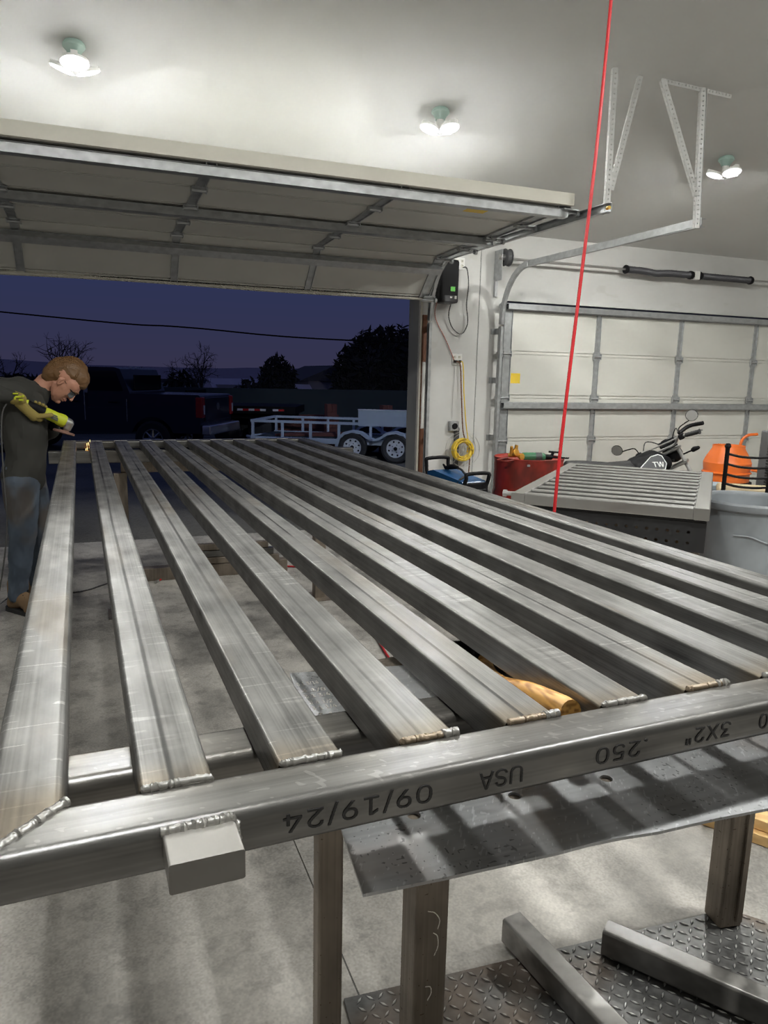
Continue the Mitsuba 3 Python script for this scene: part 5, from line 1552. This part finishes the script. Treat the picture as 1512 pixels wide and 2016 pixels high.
# clothes
sh_ = blob(torso(.012) + [[(SR, .085), (SR + (ER - SR) * .5, .074), (ER, .064)], [(ER, .062), (ER + (WR - ER) * .6, .055), (WR, .044)], [(SL, .085), (EL, .062)], [(EL, .060), (WL, .043)], [(NK + [.03, 0, .035], .068), (NK, .085)]], .014, 8)
fold = meshkit.fbm(sh_.vertices * np.array([11, 11, 6]), 3, 8) - .5
sh_.vertices += sh_.vertex_normals * (fold * .032)[:, None]
P(pn, "shirt", sh_, "m_shirt", True, label="loose black long-sleeved shirt")
col = [NK + [.085, 0, .028] + np.array([-.055 * math.cos(a) * .6 + .0, .066 * math.sin(a), .055 * math.cos(a)]) for a in np.linspace(0, 2 * math.pi, 25)]
jn = blob(legs(.012) + [[(PE + [0, -.05, .03], .122), (PE + [0, .05, .03], .122)]], .014, 8)
fold = meshkit.fbm(jn.vertices * np.array([14, 14, 9]), 3, 18) - .5
jn.vertices += jn.vertex_normals * (fold * .042 * np.clip(1.1 - jn.vertices[:, 2], .2, 1))[:, None]
P(pn, "jeans", jn, "m_denim", True, label="oil-stained blue jeans")


def boot(ank, d):
    d = np.asarray(d, float)
    d /= np.linalg.norm(d)
    s = np.array([-d[1], d[0], 0])
    base = np.array([ank[0], ank[1], 0])
    q = lambda f, w, z: base + d * f + s * w + [0, 0, z]
    m = blob([[(q(.0, 0, .185), .066), (q(-.005, 0, .12), .063), (q(-.02, 0, .07), .058), (q(-.045, 0, .052), .050)], [(q(-.02, 0, .07), .056), (q(.05, 0, .092), .052), (q(.10, 0, .070), .052), (q(.16, 0, .058), .050), (q(.195, 0, .052), .044)], [(q(.14, -.02, .048), .040), (q(.14, .02, .048), .040)]], .010, 6)
    b = P(pn, "boot", m, "m_boot", True, label="brown leather work boot")
    so = sg.LineString([(-.055, 0), (.06, 0), (.195, 0)]).buffer(.054)
    sole = extrude(so, .026)
    P(pn, b.split("__")[1] + "__sole", place(sole, basis(base + [0, 0, .001], d, s, (0, 0, 1))), "m_rubber", 30)
    lc_ = [sweep([q(.062 + .02 * i, -.028, .136 - .011 * i), q(.066 + .02 * i, .028, .136 - .011 * i)], .004, 6) for i in range(4)] + [sweep([q(.062, -.03, .145 + .022 * i), q(.064, .03, .145 + .022 * i)], .004, 6) for i in range(3)]
    P(pn, b.split("__")[1] + "__laces", cat(lc_), "m_black", 40)


boot(AR + [.0, .02, 0], (.62, -.78, 0))
boot(AL, (.75, -.66, 0))
# glove on the hand that grips the tool, and on the other one
gv = blob(hand(.085, .030, palm_a, WR + (GA_(.085, .05, palm_a) - WR) * .15, .0035) + [[(WR, .042), (WR + (WR - ER) * .12, .036)]], .006, 6)
P(pn, "glove", gv, "m_glove", True, label="dirty yellow work glove")
side_n = np.array([0, -1.0, 0.05])
cuff = np.array([-.425, 4.83, 1.398])
nt = []
for i, (dx, dz, w, h) in enumerate(((-.018, .022, .030, .010), (-.004, .004, .036, .012), (.010, -.014, .026, .012), (-.022, -.006, .012, .016), (.022, .008, .012, .014))):
    nt.append(cbox(cuff + np.array([dx, -.014 - .004 * i % 2, dz]), (w, .010, h), .003))
P(pn, "glove__print", cat(nt), "m_neon", 30, label="bright yellow glove print", kind="stuff")
gv2 = blob([[(p, r + .003) for p, r in ch] for ch in lhand], .007, 6)
P(pn, "glove", gv2, "m_black", True, label="dark glove")

gr = T("angle_grinder", "neon yellow corded angle grinder held over the gate's corner", "angle grinder")
P(gr, "motor_housing", lathe([(0, .118), (.029, .118), (.034, .130), (.035, .20), (.039, .215), (.040, .240), (.036, .252), (0, .252)], 24, GT0, gax), "m_neon", 35, label="neon yellow motor housing")
P(gr, "grip", lathe([(0, .0), (.020, .002), (.026, .02), (.027, .10), (.029, .118), (0, .118)], 24, GT0, gax), "m_black", 35)
P(gr, "tail_cap", lathe([(0, -.022), (.022, -.020), (.028, -.005), (.028, .012), (0, .014)], 20, GT0, gax), "m_neon", 35)
P(gr, "vent_panel", cat([place(cbox((0, 0, 0), (.05 - .006 * abs(i), .004, .010), .001), basis(GT0 + gax * .175 + gy_ * 0 + (np.array([0, -1, 0]) - gax * (np.array([0, -1, 0]) @ gax)) * .0345 + np.array([0, 0, .011 * i]), gax, np.cross((0, 0, 1), gax) / np.linalg.norm(np.cross((0, 0, 1), gax)), (0, 0, 1))) for i in (-1, 0, 1)]), "m_dark_grey", 30)
hd0 = GT0 + gax * .275
dn = np.array([-.30, -.12, -.94])
dn /= np.linalg.norm(dn)
P(gr, "gear_head", blob([[(GT0 + gax * .25, .034), (hd0, .032)], [(hd0, .031), (hd0 + dn * .028, .026)]], .008, 4), "m_silver", True, label="metal gear head")
P(gr, "spindle", cyl(hd0 + dn * .03, hd0 + dn * .062, .010, 12), "m_silver")
P(gr, "flap_disc", lathe([(0, .0), (.02, 0), (.03, .004), (.060, .006), (.064, .010), (.064, .020), (.03, .022), (0, .018)], 36, hd0 + dn * .05 - gax * .012, dn), "m_disc", 30, label="brown flap disc")
P(gr, "cord", sweep(spline([GT0 - gax * .02, GT0 - gax * .06 + np.array([0, -.03, .0]), (-.515, 4.86, 1.33), (-.535, 4.85, 1.20), (-.54, 4.85, .95), (-.545, 4.86, .60), (-.62, 4.92, .20), (-.70, 5.15, .012), (-.60, 5.55, .008), (-.42, 5.64, .006), (-.25, 5.47, .006), (-.12, 5.50, .006), (.0, 5.62, .006), (.14, 5.70, .006), (.30, 5.86, .006)], 110), .0045, 7), "m_cord", 40, label="grey power cord")
spk = []
for k in range(14):
    c = np.array([-.062 + g.normal(0, .010), 4.835 + g.normal(0, .01), 1.10 + g.uniform(-.055, .05)])
    d = np.array([g.normal(0, .3), g.normal(0, .2), -1.0])
    spk.append(sweep([c, c + d * .007, c + d * .022], [.0014, .0026, .0008], 5))
key = T("sparks", "orange grinding sparks falling past the gate's end rail", "sparks", kind="stuff")
scene[key] = mikit.ply(cat(spk), "m_brass", False, emitter={"type": "area", "radiance": {"type": "rgb", "value": [5.0, 2.2, .6]}})
